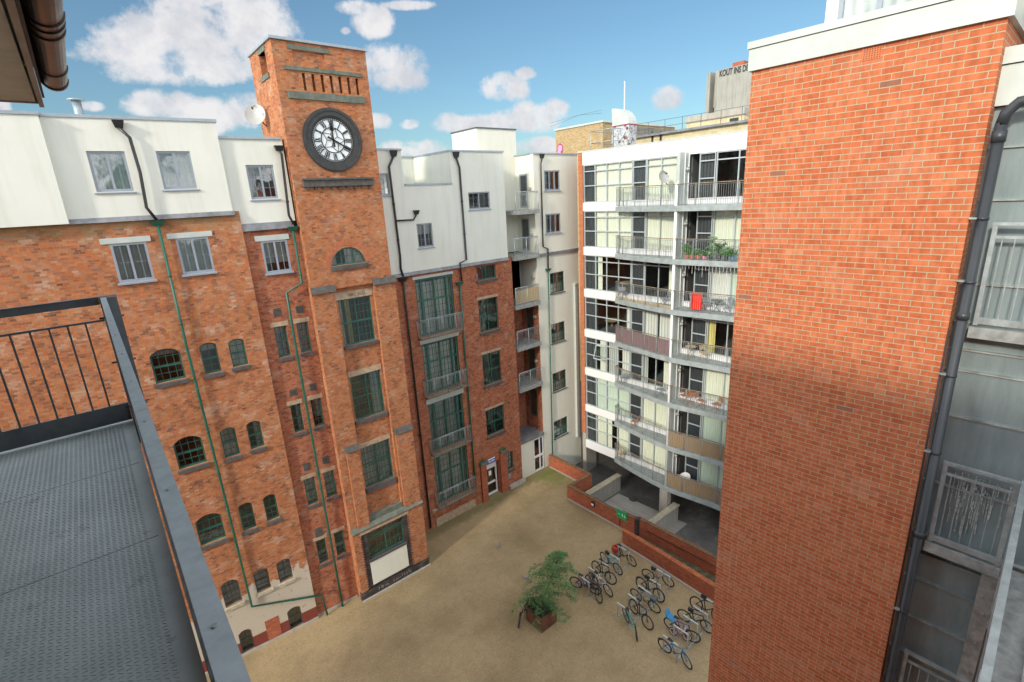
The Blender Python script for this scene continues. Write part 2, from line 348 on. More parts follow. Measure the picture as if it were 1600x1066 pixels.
# ------------------------------------------------------------------ facade tools
def corners(F, pts, off=0.0):
    q = [F.at(x, y, off) for x, y in pts]   # TL TR BR BL
    return ((q[0][0]+q[3][0])/2, (q[1][0]+q[2][0])/2, (q[2][1]+q[3][1])/2, (q[0][1]+q[1][1])/2)
def wall(mb, F, u0, u1, z0, z1, holes, off=0.0, rev=.22, revmat=None):
    """sheet with real openings; hole = (u0,u1,z0,z1,arch_rise)"""
    us = sorted(set([u0, u1]+[min(max(h[i], u0), u1) for h in holes for i in (0, 1)])); zs = sorted(set([z0, z1]+[min(max(h[i], z0), z1) for h in holes for i in (2, 3)]))
    for a, b in zip(us, us[1:]):
        run = None
        for c, d in zip(zs, zs[1:]):
            mu, mz = (a+b)/2, (c+d)/2
            if any(h[0] < mu < h[1] and h[2] < mz < h[3] for h in holes):
                if run is not None: mb.fq(F, a, b, run, c, off); run = None
            elif run is None: run = c
        if run is not None: mb.fq(F, a, b, run, z1, off)
    m0 = mb.mi
    if revmat is not None: mb.mi = revmat
    for h in holes:
        a, b, c, d = h[:4]; rise = h[4] if len(h) > 4 else 0; i = off-rev; zt = d-rise
        mb.q(F.P(a, c, off), F.P(a, zt, off), F.P(a, zt, i), F.P(a, c, i)); mb.q(F.P(b, c, off), F.P(b, c, i), F.P(b, zt, i), F.P(b, zt, off))
        mb.q(F.P(a, c, off), F.P(a, c, i), F.P(b, c, i), F.P(b, c, off))
        if not rise: mb.q(F.P(a, d, off), F.P(b, d, off), F.P(b, d, i), F.P(a, d, i))
        else:
            mb.mi = m0; w = (b-a)/2; cu = (a+b)/2; rad = (w*w+rise*rise)/(2*rise); n = 12
            arc = []
            for k in range(n+1):
                u = a+(b-a)*k/n; arc.append((u, d-rad+math.sqrt(max(0, rad*rad-(u-cu)**2))))
            for (ua, za), (ub, zb) in zip(arc, arc[1:]):
                mb.q(F.P(ua, za, off), F.P(ub, zb, off), F.P(ub, d, off), F.P(ua, d, off))
            if revmat is not None: mb.mi = revmat
            for (ua, za), (ub, zb) in zip(arc, arc[1:]): mb.q(F.P(ua, za, off), F.P(ub, zb, off), F.P(ub, zb, i), F.P(ua, za, i))
    mb.mi = m0
def window(parent, F, u0, u1, z0, z1, mat='frame_green', plane=-.12, fw=.05, mull=(), rails=(), cols=0, rows=0, bar=.018, blind=None, blinds=None, sill=None, arch=0, name='window', label=None, pane='glass', sillh=.12, mw=None, silloff=.06):
    mb = MB(); d = .03; w = u1-u0; h = z1-z0; mw = mw or fw
    def B(a, b, c, e, t): mb.fb(F, a, b, c, e, plane-t, plane+t)
    B(u0, u0+fw, z0, z1, d); B(u1-fw, u1, z0, z1, d); B(u0+fw, u1-fw, z0, z0+fw*1.2, d*.96); B(u0+fw, u1-fw, z1-fw, z1, d*.96)
    for m in mull: x = u0+w*m; B(x-mw/2, x+mw/2, z0+fw*1.2, z1-fw, d*.9)
    for r in rails: zz = z0+h*r; B(u0+fw, u1-fw, zz-mw/2, zz+mw/2, d*.83)
    for k in range(1, cols): x = u0+w*k/cols; B(x-bar/2, x+bar/2, z0+fw, z1-fw, d*.5)
    for k in range(1, rows): zz = z0+h*k/rows; B(u0+fw, u1-fw, zz-bar/2, zz+bar/2, d*.46)
    if arch:
        n = 10; ww = w/2; rad = (ww*ww+arch*arch)/(2*arch); cu = (u0+u1)/2
        for k in range(n):
            ua, ub = u0+w*k/n, u0+w*(k+1)/n; f = lambda u: z1-rad+math.sqrt(max(0, rad*rad-(u-cu)**2))
            za, zb = f(ua), f(ub)
            mb.hexa([F.P(ua, za-fw*1.2, plane+d*1.2), F.P(ub, zb-fw*1.2, plane+d*1.2), F.P(ub, zb-fw*1.2, plane), F.P(ua, za-fw*1.2, plane), F.P(ua, za, plane+d*1.2), F.P(ub, zb, plane+d*1.2), F.P(ub, zb, plane), F.P(ua, za, plane)])
    o = mb.build(name, mat, parent)
    if label: o['label'] = label
    p = MB(); p.fq(F, u0+.01, u1-.01, z0+.01, z1-.01, plane-.008); p.build('pane', pane, o)
    for bl in (blinds or ([blind] if blind else [])):
        if isinstance(bl, str): bl = (bl, 0, 1, 0, 1)
        q = MB(); a, b = u0+w*bl[1], u0+w*bl[2]; c, e = z0+h*bl[3], z0+h*bl[4]; n = max(3, int((b-a)/.07)); pd = plane-.14
        for k in range(n):   # gentle folds
            ua, ub = a+(b-a)*k/n, a+(b-a)*(k+1)/n; oa, ob = pd+.018*(k % 2), pd+.018*((k+1) % 2)
            q.q(F.P(ua, c, oa), F.P(ub, c, ob), F.P(ub, e, ob), F.P(ua, e, oa))
        q.build('blind', bl[0], o)
    if sill:
        s = MB(); s.hexa([F.P(u0-.06, z0-sillh, silloff), F.P(u1+.06, z0-sillh, silloff), F.P(u1+.06, z0-sillh, plane), F.P(u0-.06, z0-sillh, plane), F.P(u0-.06, z0-.03, silloff), F.P(u1+.06, z0-.03, silloff), F.P(u1+.06, z0+.002, plane+.02), F.P(u0-.06, z0+.002, plane+.02)])
        s.build('sill', sill, o)
    return o
def pipe(parent, F, pts, off=.12, r=.05, mat='pipe_black', hopper=None, clips=True):
    P = [F.P(*F.at(x, y, off), off) for x, y in pts]; mb = MB()
    mb.tube(P, r, 8)
    if clips:
        for a, b in zip(P, P[1:]):
            L = (b-a).length
            if L > 2:
                for k in range(1, int(L/1.8)+1):
                    c = a.lerp(b, k*1.8/L) if k*1.8 < L else b; mb.tube([c-Vector((0, 0, .035)), c+Vector((0, 0, .035))], r*1.28, 8)
    o = mb.build('drainpipe', mat, parent)
    if hopper:
        x, y, w, h = hopper; u, z = F.at(x, y, off); m = MB()
        m.hexa([F.P(u-w*.32, z-h/2, off-.09), F.P(u-w*.32, z-h/2, off+.05), F.P(u+w*.32, z-h/2, off+.05), F.P(u+w*.32, z-h/2, off-.09), F.P(u-w/2, z+h/2, off-.1), F.P(u-w/2, z+h/2, off+.12), F.P(u+w/2, z+h/2, off+.12), F.P(u+w/2, z+h/2, off-.1)][:8])
        m.build('hopper', mat, o)
    return o
SKY_TINT = (0.64, 0.83, 0.87); CLOUD_GAIN = .56; CLOUD_FILL = 2.05; SUN_E = 2.1; EXPO = 0.68
# ================================================================== LEFT WING
LW = Fr(1.605, 22.40, -4.0)
wing = thing('factory_wing', LW.P(0, 0, -3), 'long orange-brick wing left of the clock tower with arched green windows', 'building')
def W(F, pts, off=-.1, rise=0.0):
    u0, u1, z0, z1 = corners(F, pts, off); return [u0, u1, z0, z1+rise, rise]
GW = [ # arched sash windows: corners, rise, kind
 ([(232.6,556.6),(281.7,549),(290,589.5),(244.5,599.7)], .22, 'w', 0), ([(310,541.4),(337.7,537.6),(345.8,579.4),(321,584.5)], .12, 'n', 1), ([(354.7,534),(381.8,532.5),(386.9,569),(364,573)], .12, 'n', 2),
 ([(269.8,694.7),(314,683),(324,721),(280,732.7)], .22, 'w', 0), ([(342.5,674.4),(366.6,669),(375.5,708.6),(351.4,715)], .12, 'n', 3), ([(383,663),(405.9,659),(413.5,696),(392,701)], .12, 'n', 4),
 ([(302.5,815),(345.6,803.6),(353,839),(315,850.5)], .22, 'w', 5), ([(370.4,791),(393,786),(401,822.6),(379.8,827.7)], .12, 'n', 0), ([(408.4,778),(430,773),(436.8,807.4),(417.8,812.5)], .12, 'n', 0),
 ([(341.8,915),(372,907.5),(378.5,936.6),(354.5,946.7)], .2, 'w', 6), ([(395,894.8),(417.8,887),(422.9,916),(401,925)], .12, 'n', 6), ([(430.5,879.6),(452,872),(457.8,899.9),(436.8,910)], .12, 'n', 6)]
BW = [([(371,989.8),(391,983.5),(400,1011),(380,1021.5)], .15), ([(448,954.3),(468.5,947),(474.8,973),(453,984.7)], .15)]
BRK = [(414,970.8),(435.5,962.7),(440.6,991),(419,1001)]
DW = [[(172,381.5),(226.7,377.7),(243,436),(186,442)], [(275,372.6),(324,370),(335.7,423),(285,429.6)]]
UW = [[(135.5,237),(194.6,237),(209,299),(150.7,301)], [(243,237),(295,237),(308.5,295),(256,297)]]
UC = 3.27   # right corner of the wing
gspec = [W(LW, p, -.12, r)+[k, s] for p, r, k, s in GW]
bspec = [W(LW, p, -.12, r) for p, r in BW]
for b in bspec: b[2] = .06
dspec = [W(LW, p) for p in DW]; uspec = [W(LW, p) for p in UW]
# windows further left, hidden behind the near balcony in the photo, so that the wall goes on plausibly
wl = MB(); ZB = 19.5
wall(wl, LW, -14, UC, -1.2, ZB, [g[:5] for g in gspec]+[b[:5] for b in bspec]+[d[:5] for d in dspec])
wl.q(LW.P(UC, -1.2, 0), LW.P(UC, -1.2, -1), LW.P(UC, ZB, -1), LW.P(UC, ZB, 0)); wl.q(LW.P(-14, -1.2, 0), LW.P(-14, -1.2, -9), LW.P(-14, ZB, -9), LW.P(-14, ZB, 0)); wl.q(LW.P(-14, ZB, 0), LW.P(UC, ZB, 0), LW.P(UC, ZB, -9), LW.P(-14, ZB, -9))
wl.build('wall', 'brick_painted', wing)
it = MB(); it.fq(LW, -14, 5.2, -1.2, 19.4, -2.2)
for z in (2.9, 5.9, 9.2, 12.4, 15.4, 18.6): it.fb(LW, -14, 5.2, z, z+.25, -2.2, -.3)
it.build('interior', 'interior_dark', wing)
for i, g in enumerate(gspec):
    u0, u1, z0, z1, r, k, s = g; h = z1-z0; bl = None
    if s == 1: bl = [('curtain_grey', 0, 1, .72, 1)]
    if s == 2: bl = [('blind_green', 0, 1, 0, 1)]
    if s == 3: bl = [('curtain_grey', 0, 1, .5, 1), ('curtain_white', .05, .95, .02, .48)]
    if s == 4: bl = [('curtain_grey', .55, 1, 0, 1)]
    if i == 0: bl = [('curtain_grey', 0, 1, .78, 1)]
    if s == 5: bl = [('duct_graffiti', .05, .95, .03, .3)]
    if s == 6: bl = [('curtain_grey', 0, 1, .05, 1)]
    o = window(wing, LW, u0, u1, z0, z1, 'frame_green' if s != 6 else 'rail_dark', plane=-.15, fw=.055, rails=(.46,), cols=4 if k == 'w' else 2, rows=4, blinds=bl, arch=r, sill='sill_slate' if s != 6 else 'sill_pale', sillh=.16, silloff=.09)
for b in bspec: window(wing, LW, b[0], b[1], b[2], b[3], 'rail_dark', plane=-.18, rails=(.5,), cols=2, arch=b[4], fw=.05, sill=None)
u0, u1, z0, z1, r = W(LW, BRK, 0, .12)
m = MB(); m.fb(LW, u0, u1, .02, z1-.1, .0, .012); m.build('bricked_up_opening', 'brick_low', wing)
m = MB(); m.fb(LW, -6, UC+.01, -.3, .12, .0, .05); m.build('plinth', 'concrete', wing)
for i, d in enumerate(dspec):
    o = window(wing, LW, *d[:4], 'frame_grey', plane=-.03, fw=.075, mull=(.48,), cols=4, rows=2, bar=.014, blinds=[('net_grey', 0, 1, 0, 1)], sill='frame_grey', sillh=.08, silloff=.1, label='grey double casement window with white lintel')
    m = MB(); m.fb(LW, d[0]-.24, d[1]+.16, d[3]+.01, d[3]+.2, -.05, .035); m.build('lintel', 'coping_pale', o)
# white rendered penthouse
ph = MB(); ZR = 22.66
wall(ph, LW, -1.8, 3.05, ZB+.02, ZR, [d[:4] for d in uspec], .06, .16)
ph.q(LW.P(3.05, ZB+.02, .06), LW.P(3.05, ZB+.02, -6), LW.P(3.05, ZR, -6), LW.P(3.05, ZR, .06)); ph.q(LW.P(-1.8, ZR, .06), LW.P(3.05, ZR, .06), LW.P(3.05, ZR, -6), LW.P(-1.8, ZR, -6)); ph.q(LW.P(-1.8, ZB+.02, .06), LW.P(3.05, ZB+.02, .06), LW.P(3.05, ZB+.02, -.2), LW.P(-1.8, ZB+.02, -.2))
ph.fb(LW, -14, -1.8, ZB-.12, ZR, -6, .32)
ph.build('penthouse_wall', 'render_white', wing)
m = MB(); m.fb(LW, -1.8, 3.1, ZR, ZR+.1, -.3, .1); m.fb(LW, -14, -1.76, ZR+.003, ZR+.1, -.3, .36); m.build('coping', 'coping_metal', wing)
m = MB(); m.fq(LW, -2, 5.1, 19.4, 22.2, -1.6); m.build('interior', 'interior', wing)
m = MB(); m.hexa([LW.P(-1.8, ZB-.14, .16), LW.P(3.1, ZB-.14, .16), LW.P(3.1, ZB-.14, 0.003), LW.P(-1.8, ZB-.14, 0.003), LW.P(-1.8, ZB+.02, .07), LW.P(3.1, ZB+.02, .07), LW.P(3.1, ZB+.02, .003), LW.P(-1.8, ZB+.02, .003)]); m.build('flashing', 'lead', wing)
for d in uspec: window(wing, LW, d[0], d[1], d[2], d[3], 'frame_grey', plane=-.02, fw=.075, mull=(.5,), cols=4, bar=.012, blinds=[('net_grey', 0, 1, 0, 1)], sill='frame_grey', sillh=.06, silloff=.12)
# bay between wing and tower
BO = -.16
FCW = [(383,258),(427.4,258),(434,310.5),(392.7,312)]; FBW = [(407,376.4),(449,375),(455,423),(416,428)]
NW = [[(427.4,510.7),(446.9,508),(454,555.3),(435,559)], [(462.4,504.3),(479.3,502.5),(487,547.7),(469,551.5)], [(451.5,632.6),(469.2,629.3),(475.5,671.9),(460.3,675.7)], [(483,624.2),(499.6,620.7),(507,663),(491.2,666.8)],
      [(473,747.9),(491.5,743.3),(497,784.6),(481,788.4)], [(503.4,737.7),(519.9,732.7),(526.2,771.9),(511,777)], [(491.8,844),(507.2,839),(514,874.5),(498.9,880.9)], [(520.9,831.5),(535.6,825.9),(539.4,863),(525.5,868)]]
nspec = [W(LW, p, BO-.1) for p in NW]; cs = W(LW, FCW, BO); fs = W(LW, FBW, BO)
mb = MB(); ZB2 = 18.75
wall(mb, LW, UC-.05, 5.35, -1.2, ZB2, [d[:4] for d in nspec]+[fs[:4]], BO); mb.build('bay_wall', 'brick_wing', wing)
mb = MB(); wall(mb, LW, 3.05, 5.3, ZB2+.25, 22.12, [cs[:4]], BO+.06, .16); mb.q(LW.P(3.05, 22.12, BO+.06), LW.P(5.3, 22.12, BO+.06), LW.P(5.3, 22.12, -6), LW.P(3.05, 22.12, -6)); mb.q(LW.P(3.05, ZB2+.25, BO+.06), LW.P(5.3, ZB2+.25, BO+.06), LW.P(5.3, ZB2+.25, BO-.3), LW.P(3.05, ZB2+.25, BO-.3))
mb.build('penthouse_wall', 'render_white', wing)
mb = MB(); mb.fb(LW, 3.06, 5.25, 22.12, 22.21, -.5, BO+.12); mb.build('coping', 'coping_metal', wing)
mb = MB(); mb.hexa([LW.P(3.3, ZB2-.04, BO+.14), LW.P(5.2, ZB2-.02, BO+.14), LW.P(5.2, ZB2-.02, BO), LW.P(3.3, ZB2-.04, BO), LW.P(3.06, ZB2+.25, BO+.08), LW.P(5.2, ZB2+.25, BO+.08), LW.P(5.2, ZB2+.25, BO), LW.P(3.06, ZB2+.25, BO)]); mb.build('flashing', 'lead', wing)
for i, d in enumerate(nspec):
    bl = {0: [('curtain_grey', 0, 1, 0, 1)], 1: [('curtain_grey', 0, 1, 0, 1)], 2: [('curtain_grey', .6, 1, 0, 1)], 3: [('curtain_grey', .5, 1, .3, 1)], 4: [('curtain_grey', 0, 1, 0, 1)], 5: [('curtain_grey', 0, 1, 0, 1)], 6: [('curtain_grey', 0, 1, 0, .4)], 7: [('curtain_grey', 0, 1, 0, .4)]}[i]
    window(wing, LW, *d[:4], 'frame_green', plane=BO-.13, fw=.05, rails=(.5,), cols=2, rows=4, blinds=bl, sill='sill_slate', sillh=.16, silloff=BO+.07)
for i in (0, 2, 4, 6):
    a, b = nspec[i], nspec[i+1]; z = (a[3]+b[3])/2; mb = MB(); mb.fb(LW, a[0]-.12, a[1]+.1, a[3]+.003, a[3]+.2, BO-.1, BO+.012); mb.build('lintel', 'stone_buff', wing); mb = MB(); mb.fb(LW, b[0]-.1, b[1]+.1, b[3]+.003, b[3]+.2, BO-.1, BO+.012); mb.build('lintel', 'stone_buff', wing)
o = window(wing, LW, *fs[:4], 'frame_grey', plane=BO-.03, fw=.075, mull=(.5,), cols=4, rows=2, bar=.014, blinds=[('net_grey', 0, 1, .3, 1)], sill='frame_grey', sillh=.08, silloff=BO+.1)
mb = MB(); mb.fb(LW, fs[0]-.2, fs[1]+.1, fs[3]+.01, fs[3]+.22, BO-.05, BO+.035); mb.build('lintel', 'coping_pale', o)
window(wing, LW, *cs[:4], 'frame_grey', plane=BO-.02, fw=.075, mull=(.5,), cols=4, rows=3, bar=.012, sill='frame_grey', sillh=.06, silloff=BO+.12)
for a in [(426,483,439.5,493.5),(461.5,479,475.5,488),(451.5,610,464,617),(483,601,495.5,608),(473,725,485,733.5),(503,715,515,722.5),(491,827,505,836)]:
    u0, z1 = LW.at(a[0], a[1], BO); u1, z0 = LW.at(a[2], a[3], BO); mb = MB(); mb.fb(LW, u0, u1, z0, z1, BO-.05, BO+.02)
    for k in range(1, 5): mb.fb(LW, u0+.01, u1-.01, z0+(z1-z0)*k/5-.01, z0+(z1-z0)*k/5+.004, BO+.02, BO+.032)
    mb.build('air_vent', 'stone_dark', wing)
mb = MB(); mb.fb(LW, UC, 5.3, -.3, .1, BO, BO+.06); mb.build('plinth', 'concrete', wing)
pipe(wing, LW, [(185,199),(202.7,215),(219,270),(229,324.5),(244.5,343.5)], .2, .055, 'pipe_black', (185, 194, .34, .24))
pipe(wing, LW, [(247,353),(291,540),(357,800),(393.7,948),(502.6,930),(511.5,960.7)], .14, .05, 'pipe_green', (246.5, 349, .5, .16))
pipe(wing, LW, [(436,236),(440,241),(451.5,337),(459,351)], .1, .05, 'pipe_black', (436, 232, .36, .2))
pipe(wing, LW, [(457.8,361),(471.7,442),(447.7,457.5),(460,530),(507.7,796),(535.6,948)], .02, .05, 'pipe_green', (457.8, 357, .42, .16))
mb = MB(); c = LW.P(-.9, 22.7, -3.2); mb.tube([c, c+Vector((0, 0, 1.0))], .14, 14); mb.tube([c+Vector((0, 0, 1.0)), c+Vector((0, 0, 1.05))], .26, 14); mb.build('flue', 'coping_metal', wing)
# ================================================================== CLOCK TOWER
TW = Fr(6.97, 21.77, 0.0)
tower = thing('clock_tower', (8.9, 23, 0), 'tall square orange-brick clock tower with round white-faced clock', 'tower')
TU = 3.76; ZT = 25.62; ZC = 16.0; D = -3.0   # widths, heights
arch = corners(TW, [(518.6,386),(572,384),(573.5,416),(518.6,417)], -.1)
t1 = corners(TW, [(526.2,468.9),(578,461.3),(586.2,532),(539,539)], -.25); t2 = corners(TW, [(545.2,589.5),(593.3,576.4),(601.4,644),(555.3,655.4)], -.25)
t3 = corners(TW, [(563,699.7),(607.3,684.5),(614.9,746.6),(570.5,760.5)], -.25); t4 = corners(TW, [(569.8,830),(624,803.6),(630.6,844),(573.6,869.5)], -.15)
ov = (TW.at(546, 386)[1])
ah = [TW.at(518.6, 417)[0], TW.at(573, 412)[0]]; aw = ah[1]-ah[0]; az0 = TW.at(545, 413)[1]; az1 = TW.at(546, 386)[1]; rise = min(az1-az0-.05, aw/2-.01)
ahole = [ah[0], ah[1], az0, az1, rise]
mb = MB()
# recess slots near the top between the stone bands, plus the blind panel above
b1 = TW.at(442.6, 101); b1r = TW.at(564, 120); b2 = TW.at(450, 153); b2r = TW.at(569, 163.4)
zu = (TW.at(500, 117)[1]); zl = (TW.at(505, 144)[1])
slots = []
for k in range(7):
    uu = .98+k*(.365); slots.append([uu, uu+.12, zl, zu, 0])
pan = [TW.at(458, 90)[0], TW.at(507, 90)[0], TW.at(480, 99)[1]+.02, TW.at(480, 81)[1], 0]
wall(mb, TW, 0, TU, ZC, ZT, [ahole, pan]+slots, 0, .2)
for s_ in slots: mb.fq(TW, s_[0], s_[1], s_[2], s_[3], -.2)
mb.fq(TW, pan[0], pan[1], pan[2], pan[3], -.06)
mb.q(TW.P(TU, 0, 0), TW.P(TU, 0, D), TW.P(TU, ZT, D), TW.P(TU, ZT, 0))
sd = Fr(6.97, 21.77, -90)   # left side, u runs towards -Y; use off for -X
L_ = lambda y, z: Vector((6.97, 21.77+y, z))
# side wall with the louvred opening
FS = Fr(6.97, 21.77+3.0, -90)
so = corners(FS, [(405,85),(413.5,80),(419,114),(409,122)], 0)
wall(mb, FS, 0, 3.0, -.3, ZT, [list(so)+[0]], 0, .35); mb.fq(FS, so[0], so[1], so[2], so[3], -.35)
mb.q(L_(3, 0), Vector((6.97+TU, 24.77, 0)), Vector((6.97+TU, 24.77, ZT)), L_(3, ZT))
mb.q(TW.P(0, ZT, 0), TW.P(TU, ZT, 0), TW.P(TU, ZT, D), TW.P(0, ZT, D))
mb.build('wall', 'brick_tower', tower)
mb = MB(); mb.fb(FS, so[0]-.12, so[1]+.12, so[3], so[3]+.18, -.2, .02); mb.build('lintel', 'stone_green', tower); mb = MB(); mb.fb(FS, so[0]-.12, so[1]+.12, so[2]-.18, so[2], -.2, .05); mb.build('sill', 'stone_green', tower)
mb = MB(); mb.fb(TW, -.07, TU+.07, ZT, ZT+.1, D-.07, .07); mb.build('coping', 'coping_metal', tower)
def bandbox(pts, o1, mat, name, extra=None):
    u0, u1, z0, z1 = corners(TW, pts, 0); mb = MB(); mb.fb(TW, u0, u1, z0, z1, -.05, o1)
    if extra: extra(mb, u0, u1, z0, z1)
    return mb.build(name, mat, tower)
bandbox([(448,68.5),(515,78),(515,84.5),(448,76)], .03, 'stone_green', 'stone_band')
bandbox([(442.6,100),(564.5,117),(564.5,122),(443,107)], .05, 'stone_green', 'stone_band')
bandbox([(449,142),(568.5,152),(569.5,163),(450,153)], .06, 'stone_green', 'stone_band')
def dent(mb, u0, u1, z0, z1):
    for k in range(9): x = u0+.1+(u1-u0-.3)*k/8; mb.fb(TW, x, x+.1, z0-.12, z0, -.03, .09)
    mb.fb(TW, u0-.03, u1+.03, z1, z1+.07, -.05, .2)
bandbox([(472,281),(581,281),(582,290),(474,292)], .14, 'stone_dark', 'stone_cornice', dent)
# clock
plain('clock_ring', (0.04, 0.042, 0.042), .7, 0, .35, 5)
CU_, CZ_ = TW.at(520, 219.5); CU_ += 0.0
RO, RI, RD = 1.235, .93, .87
clk = MB(); clk.fdisc(TW, CU_, CZ_, .10, RI, RO, 64, .14); clk.fdisc(TW, CU_, CZ_, .125, RO-.12, RO-.04, 64, .06); clk.fdisc(TW, CU_, CZ_, .06, RI-.06, RI+.02, 64, .1)
clock = clk.build('clock', 'clock_ring', tower)
m = MB(); m.fdisc(TW, CU_, CZ_, .02, 0, RI, 48); m.build('dial', 'clock_glass', clock)
m = MB(); o_ = .045
def spoke(a, r0, r1, w, off=o_):
    a = math.radians(90-a); d = (math.cos(a), math.sin(a)); n_ = (-d[1], d[0])
    P = [TW.P(CU_+d[0]*r+n_[0]*s*w/2, CZ_+d[1]*r+n_[1]*s*w/2, off) for r, s in ((r0, 1), (r0, -1), (r1, -1), (r1, 1))]
    Q = [TW.P(CU_+d[0]*r+n_[0]*s*w/2, CZ_+d[1]*r+n_[1]*s*w/2, off-.02) for r, s in ((r0, 1), (r0, -1), (r1, -1), (r1, 1))]
    m.hexa(Q+P)
m.fdisc(TW, CU_, CZ_, o_, RD-.03, RI-.02, 64, .02); m.fdisc(TW, CU_, CZ_, o_, RD-.085, RD-.07, 64, .02); m.fdisc(TW, CU_, CZ_, o_, .47, .505, 48, .02)
for k in range(60): spoke(k*6, RD-.08, RD-.02, .026)
for k in range(12): spoke(k*30, .5, RD-.075, .012, o_-.002)
for k in range(5): # star tracery in the middle
    a = 90+72*k+18; a0, a1 = math.radians(a), math.radians(a+36)
    def seg(r0, t0, r1, t1, w=.016):
        p = Vector((CU_+r0*math.cos(t0), CZ_+r0*math.sin(t0))); q = Vector((CU_+r1*math.cos(t1), CZ_+r1*math.sin(t1))); d = (q-p).normalized(); n_ = Vector((-d.y, d.x))*w/2
        m.hexa([TW.P(v.x, v.y, o) for o in (o_-.02, o_-.001) for v in (p+n_, p-n_, q-n_, q+n_)])
    seg(.25, a0, .485, a1); seg(.25, a0, .485, math.radians(a-36)); seg(.25, a0, 0.1, a0)
m.build('tracery', 'clock_black', clock)
NUM = {12: 'XII', 1: 'I', 2: 'II', 3: 'III', 4: 'IIII', 5: 'V', 6: 'VI', 7: 'VII', 8: 'VIII', 9: 'IX', 10: 'X', 11: 'XI'}
for k, t in NUM.items():
    m = MB(); cw = {'I': .055, 'V': .11, 'X': .12}; tot = sum(cw[c] for c in t); x = -tot/2; a = math.radians(90-30*k); d = Vector((math.cos(a), math.sin(a))); e = Vector((d.y, -d.x))
    def st(x0, r0, x1, r1, w):
        p = e*x0+d*r0; q = e*x1+d*r1; dd = (q-p).normalized(); nn = Vector((-dd.y, dd.x))*w/2
        m.hexa([TW.P(CU_+v.x, CZ_+v.y, o) for o in (o_-.01, o_+.006) for v in (p+nn, p-nn, q-nn, q+nn)])
    r0, r1 = .53, .77
    for c in t:
        w = cw[c]; xm = x+w/2
        if c == 'I': st(xm, r0, xm, r1, .03)
        if c == 'V': st(xm, r0, xm-w*.38, r1, .032); st(xm, r0, xm+w*.38, r1, .014)
        if c == 'X': st(xm-w*.36, r1, xm+w*.36, r0, .032); st(xm+w*.36, r1, xm-w*.36, r0, .014)
        x += w
    m.build('numeral', 'clock_black', clock)
def hand(ang, L, w, spade, nm):
    global m
    m = MB(); a = math.radians(90-ang); d = Vector((math.cos(a), math.sin(a))); e = Vector((-d.y, d.x)); off = .075 if nm == 'hour_hand' else .09
    def pl(pts): m.hexa([TW.P(CU_+(d*r+e*s).x, CZ_+(d*r+e*s).y, o) for o in (off, off+.012) for r, s in pts])
    pl([(-.26, w*.9), (-.26, -w*.9), (L, -w*.35), (L, w*.35)])
    if spade: pl([(L*.62, .085), (L*.62, -.085), (L*.82, -.06), (L*.82, .06)]); pl([(L*.52, .02), (L*.52, -.02), (L*.62, -.085), (L*.62, .085)])
    m.fdisc(TW, CU_, CZ_, off+.012, 0, .05, 16, .012); m.build(nm, 'clock_black', clock)
hand(358, .66, .05, True, 'hour_hand'); hand(118, .80, .05, False, 'minute_hand')
# lower stage: recessed centre bay, flanking piers with weathered caps
PO = .0; RB = -.2
zc1 = TW.at(505, 455)[1]
def pier(u0, u1, ztop, o, zb=-.3):
    mb = MB(); mb.fb(TW, u0, u1, zb, ztop, -.35, o); return mb
lp = (0.0, TW.at(523, 458)[0]); rp = (TW.at(579, 445)[0]+.15, TU+.14)
cb = MB(); holes = [list(t1)+[0], list(t2)+[0], list(t3)+[0], list(t4)+[0]]
mid0, mid1 = lp[1], rp[0]
ZL = 4.05
wall(cb, TW, mid0, mid1, ZL, ZC, holes[:3], RB, .1)
cb.fb(TW, lp[0]-.012, lp[1], ZL, ZC-.02, RB-.1, 0.0); cb.fb(TW, rp[0], rp[1], ZL, ZC-.02, RB-.1, 0.0)
cb.q(TW.P(mid0, ZC, 0), TW.P(mid1, ZC, 0), TW.P(mid1, ZC, RB), TW.P(mid0, ZC, RB))
# second step lower down
zs = TW.at(535, 706)[1]; cb.fb(TW, 0.35, lp[1]-.02, ZL, zs, -.05, .12); zs2 = TW.at(634, 669)[1]; cb.fb(TW, rp[0]+.1, rp[1]-.05, ZL, zs2, -.05, .12)
wall(cb, TW, -.012, TU+.14, .5, ZL, [[t4[0]-.28, t4[1]+.28, .5, t4[3]+.02, 0]], .14, .06)
cb.fb(TW, .01, TU+.13, .5, ZL, -1.0, -.6)
cb.q(TW.P(-.012, .5, .14), TW.P(-.012, .5, -1), TW.P(-.012, ZL, -1), TW.P(-.012, ZL, .14)); cb.q(TW.P(TU+.14, .5, .14), TW.P(TU+.14, .5, -1), TW.P(TU+.14, ZL, -1), TW.P(TU+.14, ZL, .14))
cb.build('lower_wall', 'brick_tower', tower)
def cap(u0, u1, z, o0, o1, mat='stone_dark', h=.28):
    mb = MB(); mb.hexa([TW.P(u0-.03, z-h*.4, o1+.06), TW.P(u1+.03, z-h*.4, o1+.06), TW.P(u1+.03, z-h*.4, o0), TW.P(u0-.03, z-h*.4, o0), TW.P(u0-.03, z+h*.6, o0+.05), TW.P(u1+.03, z+h*.6, o0+.05), TW.P(u1+.03, z+h*.6, o0), TW.P(u0-.03, z+h*.6, o0)])
    mb.build('stone_cap', mat, tower)
cap(lp[0], lp[1], ZC+.03, 0.0, .10); cap(rp[0], rp[1], ZC+.03, 0.0, .10)
cap(.35, lp[1]-.02, zs, 0.0, .12); cap(rp[0]+.1, rp[1]-.05, zs2, 0.0, .12)
cap(0, TU+.14, ZL+.02, 0.0, .16, 'stone_green', .2)
mb = MB(); mb.fb(TW, mid0, mid1, ZL+.16, ZL+.4, RB, .02); mb.build('stone_band', 'stone_green', tower)
